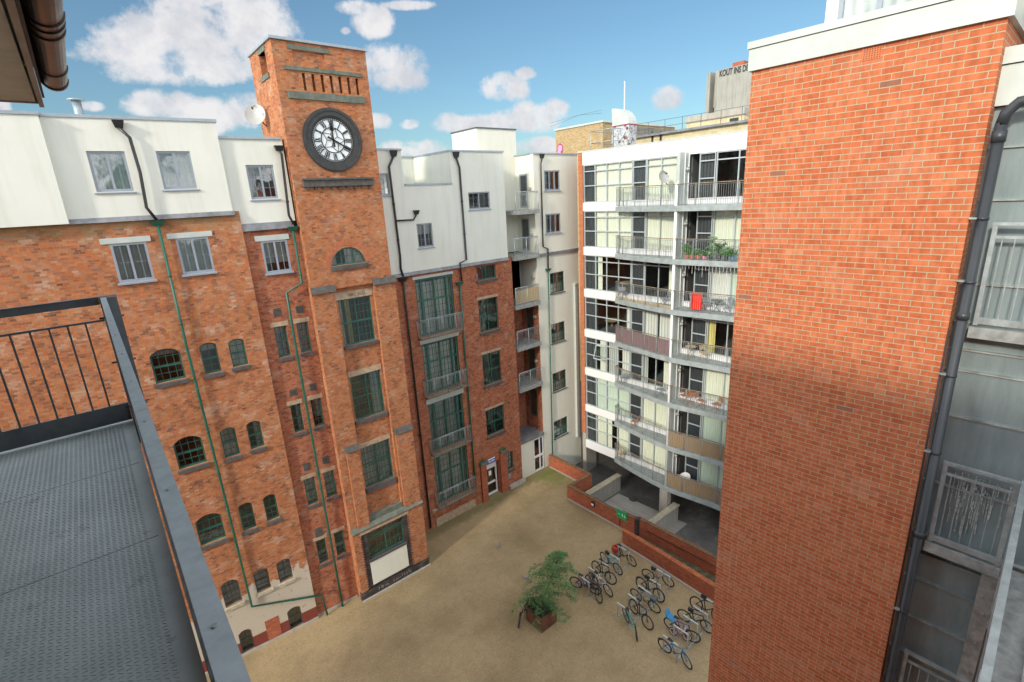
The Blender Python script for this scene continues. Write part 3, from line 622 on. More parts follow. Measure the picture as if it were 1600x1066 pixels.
mb = MB(); wall(mb, TW, t4[0]-.28, t4[1]+.28, .5, t4[3]+.02, [[t4[0], t4[1], t4[2], t4[3]+.01, 0]], .1, .25)
for k in range(24):   # toothed edge of dark bricks
    z = .5+k*.15
    if z+.075 < t4[3]: mb.fb(TW, t4[0]-.34, t4[0]-.28, z, z+.075, .12, .143); mb.fb(TW, t4[1]+.28, t4[1]+.34, z, z+.075, .12, .143)
mb.fb(TW, -.02, TU+.16, -.3, .5, -.1, .16); mb.build('dark_brick_surround', 'brick_dark', tower)
mb = MB(); mb.fb(TW, -.02, TU+.2, -.3, .07, .16, .24); mb.build('kerb_stone', 'concrete', tower)
mb = MB(); mb.fb(TW, t4[0]-.02, t4[1]+.03, .62, t4[2]-.12, .05, .13); mb.build('cream_panel', 'render_cream', tower)
mb = MB()   # faint chalk scribbles left on the dark base
random.seed(5)
for k in range(16):
    u = t4[0]+.2+k*.125+random.uniform(-.03, .03)
    if 4 < k < 7: continue
    z = .17+random.uniform(-.03, .04); h = random.uniform(.12, .22)
    mb.fb(TW, u, u+.014, z, z+h, .16, .163); mb.fb(TW, u, u+.07, z+h*.5, z+h*.5+.014, .16, .1645)
mb.build('chalk_marks', 'concrete', tower)
def lint(t, mat, h=.28, e=.12, o=RB+.03, txt=None):
    mb = MB(); mb.fb(TW, t[0]-e, t[1]+e, t[3], t[3]+h, RB-.1, o); ob = mb.build('lintel', mat, tower); return ob
lint(t1, 'stone_buff', .34, .14); lint(t2, 'stone_buff', .26, .06); lint(t3, 'stone_buff', .24, .06)
mb = MB(); mb.fb(TW, t4[0]-.34, t4[1]+.34, t4[3]+.03, t4[3]+.2, .1, .155); mb.build('lintel', 'stone_buff', tower)
window(tower, TW, *t1, 'frame_green', plane=RB-.08, fw=.055, mull=(.5,), rails=(.48,), cols=8, rows=6, bar=.013, blinds=[('curtain_yellow', .22, .36, 0, 1), ('curtain_white', 0, .12, 0, 1)], sill='sill_slate', silloff=RB+.12, sillh=.16)
window(tower, TW, *t2, 'frame_green', plane=RB-.08, fw=.055, mull=(.5,), rails=(.5,), cols=8, rows=6, bar=.013, blinds=[('curtain_grey', .68, 1, 0, 1)], sill='sill_slate', silloff=RB+.12, sillh=.18)
window(tower, TW, *t3, 'frame_green', plane=RB-.08, fw=.055, mull=(.5,), rails=(.56,), cols=8, rows=6, bar=.013, blinds=[('curtain_grey', 0, 1, 0, 1)], sill='sill_slate', silloff=RB+.14, sillh=.24)
window(tower, TW, *t4, 'frame_green', plane=-.02, fw=.06, mull=(.5,), rails=(.75,), cols=8, rows=3, bar=.013, blinds=[('leafdark', .04, .48, .0, .22), ('leafdark', .55, .97, 0, .3)], sill='sill_slate', silloff=.16, sillh=.16)
window(tower, TW, ahole[0], ahole[1], az0, az1, 'frame_green', plane=-.1, fw=.05, mull=(.3, .68), rails=(), cols=6, rows=2, bar=.016, blinds=[('curtain_white', .0, .2, 0, .9), ('curtain_white', .45, 1, 0, .9)], arch=rise, sill='stone_dark', silloff=.08, sillh=.2)
mb = MB(); n_ = 26; rr = aw/2   # gauged brick ring over the half round window
for k in range(n_):
    a, b = math.pi*k/n_, math.pi*(k+.82)/n_; cu = (ah[0]+ah[1])/2
    P = lambda r, t, o: TW.P(cu+r*math.cos(t), az0+.03+r*math.sin(t), o)
    mb.hexa([P(rr+.02, a, .0), P(rr+.25, a, .0), P(rr+.25, b, .0), P(rr+.02, b, .0), P(rr+.02, a, .008), P(rr+.25, a, .008), P(rr+.25, b, .008), P(rr+.02, b, .008)])
mb.build('brick_arch', 'brick_corner', tower)
mb = MB(); mb.fq(TW, .1, TU-.1, .5, 24, -1.6)
for z in (3.6, 8.0, 12.2, 16.4): mb.fb(TW, .1, TU-.1, z, z+.3, -1.6, -.45)
mb.build('interior', 'interior_dark', tower)
# dates cut in the lintel over the top sash
def letters(parent, F, txt, u, z, size, off, mat, name='lettering', ext=.004, ang=0.0, xs=1.0, bold=0.0):
    cv = bpy.data.curves.new('t', 'FONT'); cv.body = txt; cv.size = size; cv.extrude = ext; cv.offset = bold; tmp = bpy.data.objects.new('t', cv); C.objects.link(tmp)
    dg = bpy.context.evaluated_depsgraph_get(); me = bpy.data.meshes.new_from_object(tmp.evaluated_get(dg)); C.objects.unlink(tmp); bpy.data.objects.remove(tmp)
    ca, sa = math.cos(ang), math.sin(ang); w = wloc(parent) if parent else Vector((0, 0, 0))
    for v in me.vertices:
        x, y, zz = v.co; x *= xs; v.co = F.P(u+x*ca-y*sa, z+x*sa+y*ca, off+zz)-w
    me.materials.clear(); me.materials.append(MATS[mat]); me.name = name; o = bpy.data.objects.new(name, me); C.objects.link(o); o.parent = parent; return o
letters(tower, TW, '1887. BLD', t1[0]+.42, t1[3]+.09, .2, RB+.032, 'stone_dark')
dish0 = None
def sat_dish(loc, az, r, label, tilt=.35, mast=None, squash=1.1):
    t = thing('satellite_dish', loc, label, 'satellite dish', 'satellite dishes on the buildings')
    f = Vector((math.cos(az)*math.cos(tilt), math.sin(az)*math.cos(tilt), math.sin(tilt))); s_ = Vector((-math.sin(az), math.cos(az), 0)); u_ = f.cross(s_)*-1
    mb = MB(); c = Vector(loc); n = 24; mb.sm = True
    rings = [(rr/5*r, (rr/5)**2*.12*r/.4) for rr in range(6)]
    for (ra, ha), (rb, hb) in zip(rings, rings[1:]):
        for k in range(n):
            a, b = 2*math.pi*k/n, 2*math.pi*(k+1)/n; p = lambda rr, hh, t_: c+f*hh+s_*rr*math.cos(t_)+u_*rr*squash*math.sin(t_)
            mb.q(p(ra, ha, a), p(rb, hb, a), p(rb, hb, b), p(ra, ha, b)); 
    mb.build('reflector', 'dish_grey', t)
    mb = MB(); tip = c+f*r*1.05-u_*r*.25; mb.tube([c-u_*r*.95+f*.1, tip], .012, 6); mb.tube([tip-f*.06, tip+f*.04], .035, 8); mb.build('feed_arm', 'pipe_black', t)
    if mast: mb = MB(); mb.tube([c-f*.03, c-f*.15, Vector(mast)], .025, 6); mb.build('bracket', 'pipe_black', t)
    return t
dp = EYE+ray(400, 181)*(6.55/ray(400, 181).x)
sat_dish(dp, R(-120), .40, 'round grey satellite dish bracketed to the left side of the clock tower', mast=(6.97, dp.y+.25, dp.z-.35))
# ================================================================== RIGHT WING
RW = Fr(12.5, 24.25, 1.2)
rw = thing('factory_wing', RW.P(4, 0, -2), 'darker brick wing right of the clock tower with tall green french windows', 'building')
ZB, ZR = 15.85, 22.0; UE = 7.78
FW = [[(648,436.4),(706.2,428.8),(710.6,513),(655.5,528)], [(658.8,538.9),(711.6,523.8),(720,601.5),(665,616.6)], [(668,631.3),(720.8,614),(729.5,686.3),(674.5,705.7)], [(678.8,715.5),(727.3,693.9),(734.9,764),(683,787.7)]]
SW = [[(741.8,417),(772,412.7),(773.6,433.2),(744,439.6)], [(745,468.8),(775.3,463),(778.5,513),(749.4,519.5)], [(751.6,554),(779.6,546.5),(782.8,595),(754.8,602.6)], [(757,641),(785.6,631.3),(786.7,671.2),(760,682)], [(788.8,707.9),(800,703.6),(800.7,730.6),(790.3,734.9)]]
fw_ = [corners(RW, p, -.05) for p in FW]; sw_ = [corners(RW, p, -.1) for p in SW]
fu0 = sum(f[0] for f in fw_)/4; fu1 = sum(f[1] for f in fw_)/4; fw_ = [(fu0, fu1, f[2], f[3]) for f in fw_]
dr = corners(RW, [(755,722),(772.6,716),(774.8,766),(757.5,773.7)], -.3); dr = (dr[0], dr[1]+.1, .02, 2.55)
mb = MB(); wall(mb, RW, -2.2, UE, -.3, ZB, [list(f)+[0] for f in fw_]+[list(f)+[0] for f in sw_]+[[dr[0]-.05, dr[1]+.05, -.3, dr[3], 0]], 0, .2)
mb.q(RW.P(UE, -.3, 0), RW.P(UE, -.3, -1.6), RW.P(UE, ZB, -1.6), RW.P(UE, ZB, 0))
mb.build('wall', 'brick_wing', rw)
mb = MB(); mb.fq(RW, -2, UE-.05, -.3, 19.1, -2.0); mb.fq(RW, -2, .7, 19.1, 21.9, -2.0); mb.fq(RW, 3.8, UE-.4, 19.1, 21.9, -2.0)
for z in (2.9, 6.4, 9.7, 12.9, 15.7): mb.fb(RW, -2, UE-.1, z, z+.2, -2.0, -.4)
mb.q(RW.P(UE-.05, 0, -.3), RW.P(UE-.05, 0, -2), RW.P(UE-.05, 15.8, -2), RW.P(UE-.05, 15.8, -.3))
mb.build('interior', 'interior', rw)
# penthouse: low part, terrace recess, high part
wn = corners(RW, [(591.9,271.4),(607,271),(608,304.9),(595,306)], 0); wa = corners(RW, [(650.3,349.8),(674.4,348.5),(677,385.3),(652.9,387.8)], 0); wb = corners(RW, [(731,300.6),(764.5,300),(765,326.5),(732,327.5)], 0)
Z5 = 20.3; zb = ZB+.03
mb = MB(); wall(mb, RW, -2.2, .75, zb, ZR, [list(wn)+[0]], .04, .14); wall(mb, RW, .75, 3.72, zb, Z5, [list(wa)+[0]], .04, .14); wall(mb, RW, 3.72, 7.5, zb, ZR, [list(wb)+[0]], .04, .14)
mb.q(RW.P(.75, Z5, .04), RW.P(.75, Z5, -3.75), RW.P(.75, ZR, -3.75), RW.P(.75, ZR, .04)); mb.q(RW.P(3.72, 19.2, .04), RW.P(3.72, 19.2, -3.75), RW.P(3.72, ZR, -3.75), RW.P(3.72, ZR, .04))
mb.q(RW.P(.75, 19.2, -3.75), RW.P(3.72, 19.2, -3.75), RW.P(3.72, ZR, -3.75), RW.P(.75, ZR, -3.75)); mb.q(RW.P(.75, 19.3, -.2), RW.P(3.72, 19.3, -.2), RW.P(3.72, 19.3, -3.75), RW.P(.75, 19.3, -3.75)); mb.q(RW.P(.75, 19.3, -.2), RW.P(3.72, 19.3, -.2), RW.P(3.72, Z5, -.2), RW.P(.75, Z5, -.2))
mb.q(RW.P(7.5, zb, .04), RW.P(7.5, zb, -3.75), RW.P(7.5, ZR, -3.75), RW.P(7.5, ZR, .04)); mb.q(RW.P(3.72, ZR, .04), RW.P(7.5, ZR, .04), RW.P(7.5, ZR, -3.75), RW.P(3.72, ZR, -3.75)); mb.q(RW.P(-2.2, ZR, .04), RW.P(.75, ZR, .04), RW.P(.75, ZR, -3.75), RW.P(-2.2, ZR, -3.75))
mb.q(RW.P(-2.2, zb, .04), RW.P(7.5, zb, .04), RW.P(7.5, zb, -.5), RW.P(-2.2, zb, -.5))
mb.build('penthouse_wall', 'render_white', rw)
mb = MB(); mb.fb(RW, -2.2, .78, ZR, ZR+.09, -3.7, .09); mb.fb(RW, 3.68, 7.55, ZR, ZR+.09, -.3, .09); mb.fb(RW, 3.68, 3.98, ZR, ZR+.088, -3.8, -.3); mb.fb(RW, .75, 3.68, ZR, ZR+.087, -3.9, -3.7); mb.fb(RW, .78, 3.7, Z5, Z5+.09, -.22, .09); mb.build('coping', 'coping_metal', rw)
mb = MB(); mb.hexa([RW.P(-2.2, ZB-.14, .15), RW.P(UE-.3, ZB-.14, .15), RW.P(UE-.3, ZB-.14, .003), RW.P(-2.2, ZB-.14, .003), RW.P(-2.2, zb, .05), RW.P(UE-.3, zb, .05), RW.P(UE-.3, zb, .003), RW.P(-2.2, zb, .003)]); mb.build('flashing', 'lead', rw)
for w_, k in ((wn, 2), (wa, 4), (wb, 4)): window(rw, RW, *w_, 'frame_grey', plane=-.03, fw=.07, mull=(.5,) if k == 4 else (), cols=k, rows=3, bar=.012, blinds=[('curtain_white', 0, 1, .55, 1)] if w_ is wa else None, sill='frame_grey', sillh=.06, silloff=.1)
# tall french windows with juliet balconies
def railing(parent, P, z0, z1, mat='galv', rail='rail_wood', gap=.11, post=1.1, drop=.0, toprail=True, bal=.007, bot=.06, pr=.02):
    """balustrade along the plan polyline P"""
    pts = [Vector((p[0], p[1], 0)) for p in P]; mb = MB()
    L = [0]
    for a, b in zip(pts, pts[1:]): L.append(L[-1]+(b-a).length)
    def at(s):
        for i, (a, b) in enumerate(zip(pts, pts[1:])):
            if s <= L[i+1]+1e-6: return a.lerp(b, (s-L[i])/max(1e-6, L[i+1]-L[i]))
        return pts[-1]
    n = max(1, round(L[-1]/post))
    for i in range(n+1):
        p = at(L[-1]*i/n); mb.tube([p+Vector((0, 0, z0-drop)), p+Vector((0, 0, z1))], pr, 6)
    k = max(2, round(L[-1]/gap))
    for i in range(k+1):
        p = at(L[-1]*i/k); mb.tube([p+Vector((0, 0, z0+bot)), p+Vector((0, 0, z1-.08))], bal, 4, cap=False)
    for zz, r in ((z0+bot, .012), (z1-.08, .012)): mb.tube([p+Vector((0, 0, zz)) for p in pts], r, 5)
    o = mb.build('railing', mat, parent)
    mb = MB(); mb.tube([p+Vector((0, 0, z1)) for p in pts], .026, 8); mb.build('handrail', rail, parent); return o
for i, f in enumerate(fw_):
    u0, u1, z0, z1 = f; bl = [('curtain_white', .08, .92, 0, .93)] if i < 2 else [('curtain_grey', .08, .92, 0, 1)]
    window(rw, RW, u0, u1, z0, z1, 'frame_green', plane=-.1, fw=.1, mull=(.16, .5, .84), rails=(.62,), cols=10, rows=8, bar=.016, blinds=bl, label='tall green french window behind juliet railing', mw=.09)
    mb = MB(); h = [.16, .26, .3, .2][i]; mb.fb(RW, u0-.12, u1+.08, z1+.01, z1+h, -.05, .07 if i in (1, 2) else .02); mb.build('lintel', 'coping_pale' if i < 3 else 'concrete', rw)
    b = rw; a0, a1 = RW.P(u0-.16, 0, .02), RW.P(u1+.18, 0, .02); c0, c1 = RW.P(u0-.16, 0, .42), RW.P(u1+.18, 0, .42)
    mb = MB(); mb.fb(RW, u0-.16, u1+.18, z0-.1, z0-.04, -.02, .42)
    bo = mb.build('juliet_balcony', 'rail_wood', rw); railing(bo, [a0, c0, c1, a1], z0-.04, z0+1.02, rail='galv', gap=.12, post=.85, bal=.0095, pr=.022)
# single green windows of the second column
for i, s in enumerate(sw_):
    bl = [[('curtain_white', 0, .2, 0, .5)], None, None, None, [('curtain_grey', 0, 1, 0, 1)]][i]
    window(rw, RW, *s, 'frame_green', plane=-.12, fw=.05, mull=(.5,) if i < 4 else (), rails=(.45,) if i in (1, 2, 3) else (.5,) if i == 4 else (), cols=6 if i < 4 else 2, rows=4 if i else 2, bar=.012, blinds=bl, sill='sill_slate', sillh=.16, silloff=.1)
    if 0 < i < 4: mb = MB(); mb.fb(RW, s[0]-.06, s[1]+.06, s[3]+.003, s[3]+.16, -.08, .015); mb.build('lintel', 'stone_buff', rw)
# entrance door between red piers
door = MB(); F = RW; pl = -.28
door.fb(F, dr[0], dr[0]+.1, .02, 2.5, pl-.04, pl+.04); door.fb(F, dr[1]-.1, dr[1], .02, 2.5, pl-.04, pl+.04)
for a, b in ((.02, .16), (.86, .98), (2.0, 2.5)): door.fb(F, dr[0]+.1, dr[1]-.1, a, b, pl-.038, pl+.038)
d_ = door.build('door', 'frame_white', rw); mb = MB(); mb.fq(F, dr[0]+.05, dr[1]-.05, .1, 2.1, pl-.01); mb.build('pane', 'glass', d_)
mb = MB(); mb.fb(F, dr[0]+.4, dr[0]+.62, 1.45, 1.8, pl+.0, pl+.008); mb.build('notice', 'sign_white', d_)
mb = MB(); mb.fb(F, dr[1]-.15, dr[1]-.12, .9, 1.15, pl+.04, pl+.08); mb.build('handle', 'rail_dark', d_)
mb = MB(); mb.fb(F, dr[0]-.1, dr[1]+.1, 2.5, 2.56, -.3, -.05); mb.fb(F, dr[0]-.5, dr[0]-.06, -.1, 2.75, -.05, .17); mb.fb(F, dr[1]+.06, dr[1]+.62, -.1, 2.95, -.05, .2); mb.fb(F, dr[0]-.06, dr[1]+.06, 2.56, 2.9, -.05, .1); mb.build('door_pier', 'brick_low', rw)
for u, z in ((dr[0]-.28, 2.75), (dr[1]+.36, 2.95)): mb = MB(); mb.fb(F, u-.26, u+.26, z, z+.22, -.05, .26); mb.build('stone_cap', 'stone_green', rw)
random.seed(3)
for u, z in ((dr[0]-.28, 2.97), (dr[1]+.36, 3.17)):
    pg = MB()
    for k in range(120): c = F.P(u+random.uniform(-.22, .22), z+random.uniform(0, .1), random.uniform(-.03, .25)); d = Vector((random.uniform(-1, 1), random.uniform(-1, 1), random.uniform(0, 1)))*.05; e = Vector((random.uniform(-1, 1), random.uniform(-1, 1), random.uniform(-1, 1)))*.04; pg.q(c, c+d, c+d+e, c+e)
    pg.build('moss', 'leafgreen', rw)
sg = MB(); sg.fb(F, dr[0]+.12, dr[0]+.72, 2.62, 2.86, .1, .12); sgo = sg.build('door_sign', 'sign_blue', rw)
mb = MB(); mb.fb(F, dr[0]+.12, dr[0]+.72, 2.86, 2.93, .1, .121); mb.build('sign_panel', 'sign_white', sgo)
for k in range(4): mb = MB(); mb.fb(F, dr[0]+.18+k*.13, dr[0]+.26+k*.13, 2.69, 2.79-.02*(k % 2), .12, .123); mb.build('sign_mark', 'sign_white', sgo)
mb = MB(); mb.fb(F, dr[1]+.75, UE+.05, -.3, .2, -.05, .3); mb.build('plinth', 'concrete', rw)
mb = MB(); mb.fb(F, fu0-.5, fu1+.3, fw_[3][2]-.28, fw_[3][2]-.14, -.05, .12); mb.fb(F, fu0-.3, fu1+.3, -.3, .55, -.05, .06); mb.build('plinth', 'stone_buff', rw)
mb = MB(); a = F.at(789, 745, .02); mb.fb(F, sw_[4][0]+.05, sw_[4][0]+.3, .75, 1.15, -.05, .07); mb.build('meter_box', 'galv_dull', rw)
mb = MB(); c = F.P(*F.at(795, 628, .2), .2); mb.tube([c-Vector((0, -.2, 0)), c], .02, 6); mb.tube([c, c+Vector((-.06, -.12, -.05))], .05, 10); mb.build('lamp', 'rail_dark', rw)
pipe(rw, RW, [(615,244),(608,260.6),(625.3,400),(626.3,419.5),(630,432)], .12, .055, 'pipe_black', (615, 240, .36, .3))
pipe(rw, RW, [(630,440),(641.5,540),(673.4,825)], .12, .055, 'pipe_black', (630, 437, .5, .18))
pipe(rw, RW, [(620,345),(646.5,343.5),(650.3,336)], .12, .045, 'pipe_black', (650.5, 332, .3, .22), False)
pipe(rw, RW, [(712.7,246),(718,262),(728.9,406),(719,411),(721.3,439)], .12, .055, 'pipe_black', (712.7, 242, .36, .3))
pipe(rw, RW, [(718.5,446),(730.6,600),(743.5,766)], .12, .055, 'pipe_green', (718, 443, .5, .18))
# ================================================================== WHITE CORNER BLOCK with balcony bay and stair tower
WBK = Fr(22.58, 24.56, 1.85)
wbk = thing('stair_block', WBK.P(1.5, 0, -2), 'pale rendered corner block with balcony recess between the brick wing and the flats', 'building')
WT = 21.95
wg = [[(849,266.5),(873.5,266.5),(873.9,297.3),(850,298.8)], [(851.2,334.4),(874.6,333.6),(875.6,363),(852.3,365.3)], [(858.4,426.7),(880,424),(881,454.7),(859,459)], [(860,506.5),(881.5,502),(882,530),(861,537.8)], [(862.3,583),(882.8,577.7),(884.3,604.7),(863.3,612.3)], [(864.4,658.3),(885.3,650.7),(885.9,675.5),(865.4,685.2)]]
wg = [corners(WBK, p, -.05) for p in wg]
YB = 26.3
mb = MB(); wall(mb, WBK, 0, 4.15, -1.2, WT, [list(w)+[0] for w in wg], 0, .16)
SX = Fr(22.58, YB, -90)   # left side of the block, faces -X ; u runs towards the courtyard
sdoors = [corners(SX, [(817.5,268),(829,267.5),(831,317),(820,319)], 0), corners(SX, [(820,334),(832,333),(834,385),(822,384)], 0)]
sdoors = [(.35, 1.12, z, z+2.1) for z in (18.72, 15.95)]
wall(mb, SX, 0, YB-24.56, 12.9, WT, [list(w)+[0] for w in sdoors], 0, .12)
mb.q(WBK.P(4.15, -1.2, 0), WBK.P(4.15, -1.2, -4), WBK.P(4.15, WT, -4), WBK.P(4.15, WT, 0)); mb.q(WBK.P(0, WT, 0), WBK.P(4.15, WT, 0), WBK.P(4.15, WT, -4), WBK.P(0, WT, -4))
# stair tower
SXL, STZ, SXR = 19.64, 23.55, 22.75
mb.box(SXL, SXR, YB, YB+2.7, 12.9, STZ)
mb.build('wall', 'render_cream', wbk)
mb = MB(); wall(mb, SX, 0, YB-24.56, -.3, 12.9, [[.45, 1.2, z, z+2.1, 0] for z in (12.9-.01+.05, 10.2, 7.0, 3.9)][1:], 0, .12); mb.box(20.2, 22.56, YB, YB+.3, -.3, 15.9); mb.box(20.18, 22.56, YB-.001, YB+.2, 15.9, 18.4) if False else None
mb.build('brick_recess', 'brick_wing', wbk)
mb = MB(); mb.fb(WBK, 0, 4.2, WT, WT+.09, -.3, .06); mb.box(22.52, 22.82, 24.9, YB, WT, WT+.088); mb.build('coping', 'coping_metal', wbk)
mb = MB(); mb.box(SXL-.05, SXR+.05, YB-.05, YB+2.75, STZ, STZ+.08); mb.build('roof_edge', 'rail_dark', wbk)
mb = MB(); mb.fb(WBK, .02, 4.1, 15.55, 15.75, -.02, .09); mb.build('flashing', 'lead', wbk)
mb = MB(); mb.fq(WBK, .05, 4.1, -.3, 21.5, -2.2); mb.build('interior', 'interior', wbk)
for i, w_ in enumerate(wg):
    if i < 2: window(wbk, WBK, *w_, 'frame_grey', plane=-.04, fw=.08, mull=(.33, .66), blinds=[('curtain_grey', 0, .3, 0, 1)], sill='frame_grey', sillh=.06, silloff=.08)
    else: window(wbk, WBK, *w_, 'frame_green', plane=-.05, fw=.045, rails=(.5,), cols=4, rows=4, bar=.02, blinds=[('curtain_white', 0, 1, .0, .45)], sill='sill_slate', sillh=.08, silloff=.06)
for i, w_ in enumerate(sdoors): window(wbk, SX, *w_, 'frame_grey', plane=-.04, fw=.1, name='balcony_door', rails=(.4,))
for z in (12.95, 10.2, 7.0, 3.9): 
    window(wbk, SX, .45, 1.2, z, z+2.1, 'frame_green', plane=-.04, fw=.1, name='balcony_door')
BKF = Fr(20.2, YB, 0)
for z in (15.95, 12.95, 10.2, 7.0, 3.9): window(wbk, BKF, .6, 1.35, z+.05, z+2.05, 'frame_green' if z < 15 else 'frame_grey', plane=.04, fw=.09, name='balcony_door', rails=(.45,), pane='glass')
for z in (20.3, 17.4, 14.6, 11.9, 8.7): mb = MB(); c = SX.P(1.38, z-.4, .08); mb.tube([c+Vector((.08, 0, 0)), c+Vector((-.05, 0, 0))], .12, 14); mb.build('lamp', 'dish_grey', wbk)
# balconies across the recess
XA, XB_ = 20.38, 22.56
def yfront(x): return 24.25+(x-12.5)*math.tan(R(1.2))
BZ = [(18.62, .24, None, 20.55, .35), (15.85, .26, None, 20.4, .2), (12.72, .3, 'reed_pale', 20.38, .1), (9.85, .28, None, 20.38, .05), (6.92, .28, None, 20.38, .05)]
for z, th, scr, xa, o in BZ:
    yf = 24.40-o; mb = MB(); mb.box(xa, XB_-.02, yf, YB-.01, z-th, z); bl = mb.build('balcony', 'galv_dull', wbk)
    railing(bl, [(xa+.04, yf+.04), (XB_-.06, yf+.1)], z, z+1.1, rail='galv', gap=.12, post=.95, drop=th-.05, bal=.0095, pr=.022)
    if scr: mb = MB(); mb.box(xa+.06, XB_-.08, yf+.07, yf+.085, z+.05, z+.95); mb.build('screen', scr, bl)
mb = MB(); mb.box(20.3, 22.56, 24.45, YB, 2.75, 2.98); mb.build('canopy_roof', 'lead', wbk)
mb = MB(); mb.box(20.34, 21.55, 24.52, 24.6, 0, 2.75); mb.build('cream_panel', 'render_cream', wbk)
DF = Fr(21.5, 24.58, 0)
g = MB(); g.fb(DF, .05, .13, .02, 2.7, -.04, .04); g.fb(DF, .62, .7, .02, 2.7, -.04, .04); g.fb(DF, .95, 1.03, .02, 2.7, -.04, .04)
for a, b in ((.02, .16), (1.15, 1.3), (2.58, 2.7)): g.fb(DF, .13, .62, a, b, -.038, .038); g.fb(DF, .7, .95, a, b, -.038, .038)
d_ = g.build('door', 'frame_white', wbk); mb = MB(); mb.fq(DF, .08, 1.0, .1, 2.65, -.01); mb.build('pane', 'glass', d_)
mb = MB(); mb.box(20.3, 22.5, 25.5, 25.6, 0, 2.75); mb.build('interior', 'interior', wbk)
pipe(wbk, WBK, [(847,248),(845,256.3),(848.7,385.8),(856.2,389),(856.6,420)], .1, .05, 'pipe_black', (847, 244, .3, .26))
pipe(wbk, WBK, [(856.6,425),(861.6,620),(863.7,714)], .1, .045, 'pipe_green', (856.6, 422, .4, .2))
mb = MB(); mb.fb(WBK, 3.55, 3.8, 1.2, 13.2, 0, .18); mb.fb(WBK, 3.5, 3.85, 13.2, 13.3, -.02, .24); mb.build('cable_duct', 'coping_pale', wbk)
# ================================================================== BLOCK OF FLATS
FL = Fr(25.85, 21.40, 91.85, True)
fl = thing('block_of_flats', FL.P(-6, 0, -5)+Vector((0, 0, -1.2)), 'modern flats with white bands, glass walls and curved balconies above an open undercroft', 'building')
ZF = lambda k: 3.94+2.87*k   # window head of floor k
UL, UR = 1.9, -16.5
mb = MB(); mb.fb(FL, 1.92, 2.28, 2.1, 21.95, -8, .02); mb.build('brick_end_wall', 'brick_new', fl)
mb = MB(); mb.fb(FL, 1.92, 2.26, -1.2, 2.1, -1.2, .0); mb.build('pillar', 'concrete', fl)
mb = MB(); mb.fb(FL, 1.9, 2.32, 21.95, 22.05, -8, .06); mb.fb(FL, UR, 1.9, 21.96, 22.04, -.35, .05); mb.build('coping', 'coping_pale', fl)
for k in range(8):
    z0 = .97 if k == 0 else ZF(k-1)+.01; z1 = ZF(k)-2.33 if k < 7 else 21.96
    mb = MB(); mb.fb(FL, UR, 1.915, z0, z1, -.25, .03)
    if k < 7:
        for j in (1, 2): mb.fb(FL, UR, 1.9, z0+(z1-z0)*j/3-.006, z0+(z1-z0)*j/3+.006, .03, .034)
    mb.build('white_band', 'white_panel', fl)
# shell, slabs, party walls
mb = MB(); mb.fb(FL, UR, 1.9, .75, .98, -10, -.26); mb.fb(FL, UR, 1.9, 21.6, 21.9, -10, -.26)
for k in range(1, 7): mb.fb(FL, UR, 1.9, ZF(k-1)+.06, ZF(k)-2.36, -8, -.26)
mb.fq(FL, UR, 1.9, .9, 21.7, -4.6)
for u in (-5.55, -1.92): mb.fb(FL, u-.06, u+.06, .98, 21.6, -4.6, -.3)
mb.q(FL.P(UR, .75, 0), FL.P(UR, .75, -10), FL.P(UR, 21.9, -10), FL.P(UR, 21.9, 0))
mb.build('interior_wall', 'interior', fl)
GL = 'frame_grey'
MATL = 'frame_flats'
plain('frame_flats', (0.42, 0.48, 0.50), .4, .1, .05, 2)
def glazed(u_edges, k, kinds, wide=.05, name='window'):
    """row of tall panes: transom light, upper and lower light. kinds: material or None per bay"""
    z1 = ZF(k); z0 = z1-2.33; us = list(u_edges); mb = MB(); pl = -.04
    B = lambda a, b, c, d, t: mb.fb(FL, a, b, c, d, pl-t, pl+t)
    for u in us: B(u-wide/2, u+wide/2, z0, z1, .045)
    a, b = min(us), max(us)
    B(a, b, z0, z0+.07, .04); B(a, b, z1-.05, z1, .04); B(a, b, z1-.42, z1-.36, .038)
    return mb, a, b, z0, z1, pl
def glazing(us, k, kinds, mid, name):
    mb, a, b, z0, z1, pl = glazed(us, k, kinds)
    for (p, q), md in zip(zip(us, us[1:]), mid):
        if md: mb.fb(FL, q+.02, p-.02, z0+1.02, z0+1.08, pl-.035, pl+.035)
        if md == 2:   # sliding door leaf frames
            pass
    o = mb.build(name, MATL, fl)
    g = MB(); g.fq(FL, a, b, z0, z1, pl-.006); g.build('pane', 'glass_clear', o)
    for (p, q), kd in zip(zip(us, us[1:]), kinds):
        if kd is None: continue
        kd = kd if isinstance(kd, tuple) else (kd, 0, 1)
        w = p-q; s0, s1 = p-w*kd[1], p-w*kd[2]; n = max(3, int((s0-s1)/.09)); m2 = MB()
        for j in range(n):
            ua, ub = s1+(s0-s1)*j/n, s1+(s0-s1)*(j+1)/n; oa, ob = -.16+.02*(j % 2), -.16+.02*((j+1) % 2)
            m2.q(FL.P(ua, z0+.03, oa), FL.P(ub, z0+.03, ob), FL.P(ub, z1-.02, ob), FL.P(ua, z1-.02, oa))
        m2.build('blind', kd[0], o)
    return o
Uw = [1.83, .92, 0.0, -.95, -1.9]; Ud = [-1.98, -2.86]; Us = [-2.93, -3.88, -4.85]; Uv = [-6.2, -7.05]; Ut = [-7.15, -8.3, -9.4]; Ux = [-9.6, -11.4, -13.2, -15, -16.4]
cr, gr, cw, cg = 'blind_cream', 'blind_green', 'curtain_white', 'curtain_grey'
LEFT = {6: [None, cr, cr, cr], 5: [None, cr, cr, cr], 4: [None, (cr, .1, .5), None, None], 3: [None, None, None, (cw, .6, 1)], 2: [None, (cr, .3, .8), (cg, .1, .9), (cw, .3, 1)], 1: [None, gr, gr, gr], 0: [None, cr, (cr, .0, .4), cr]}
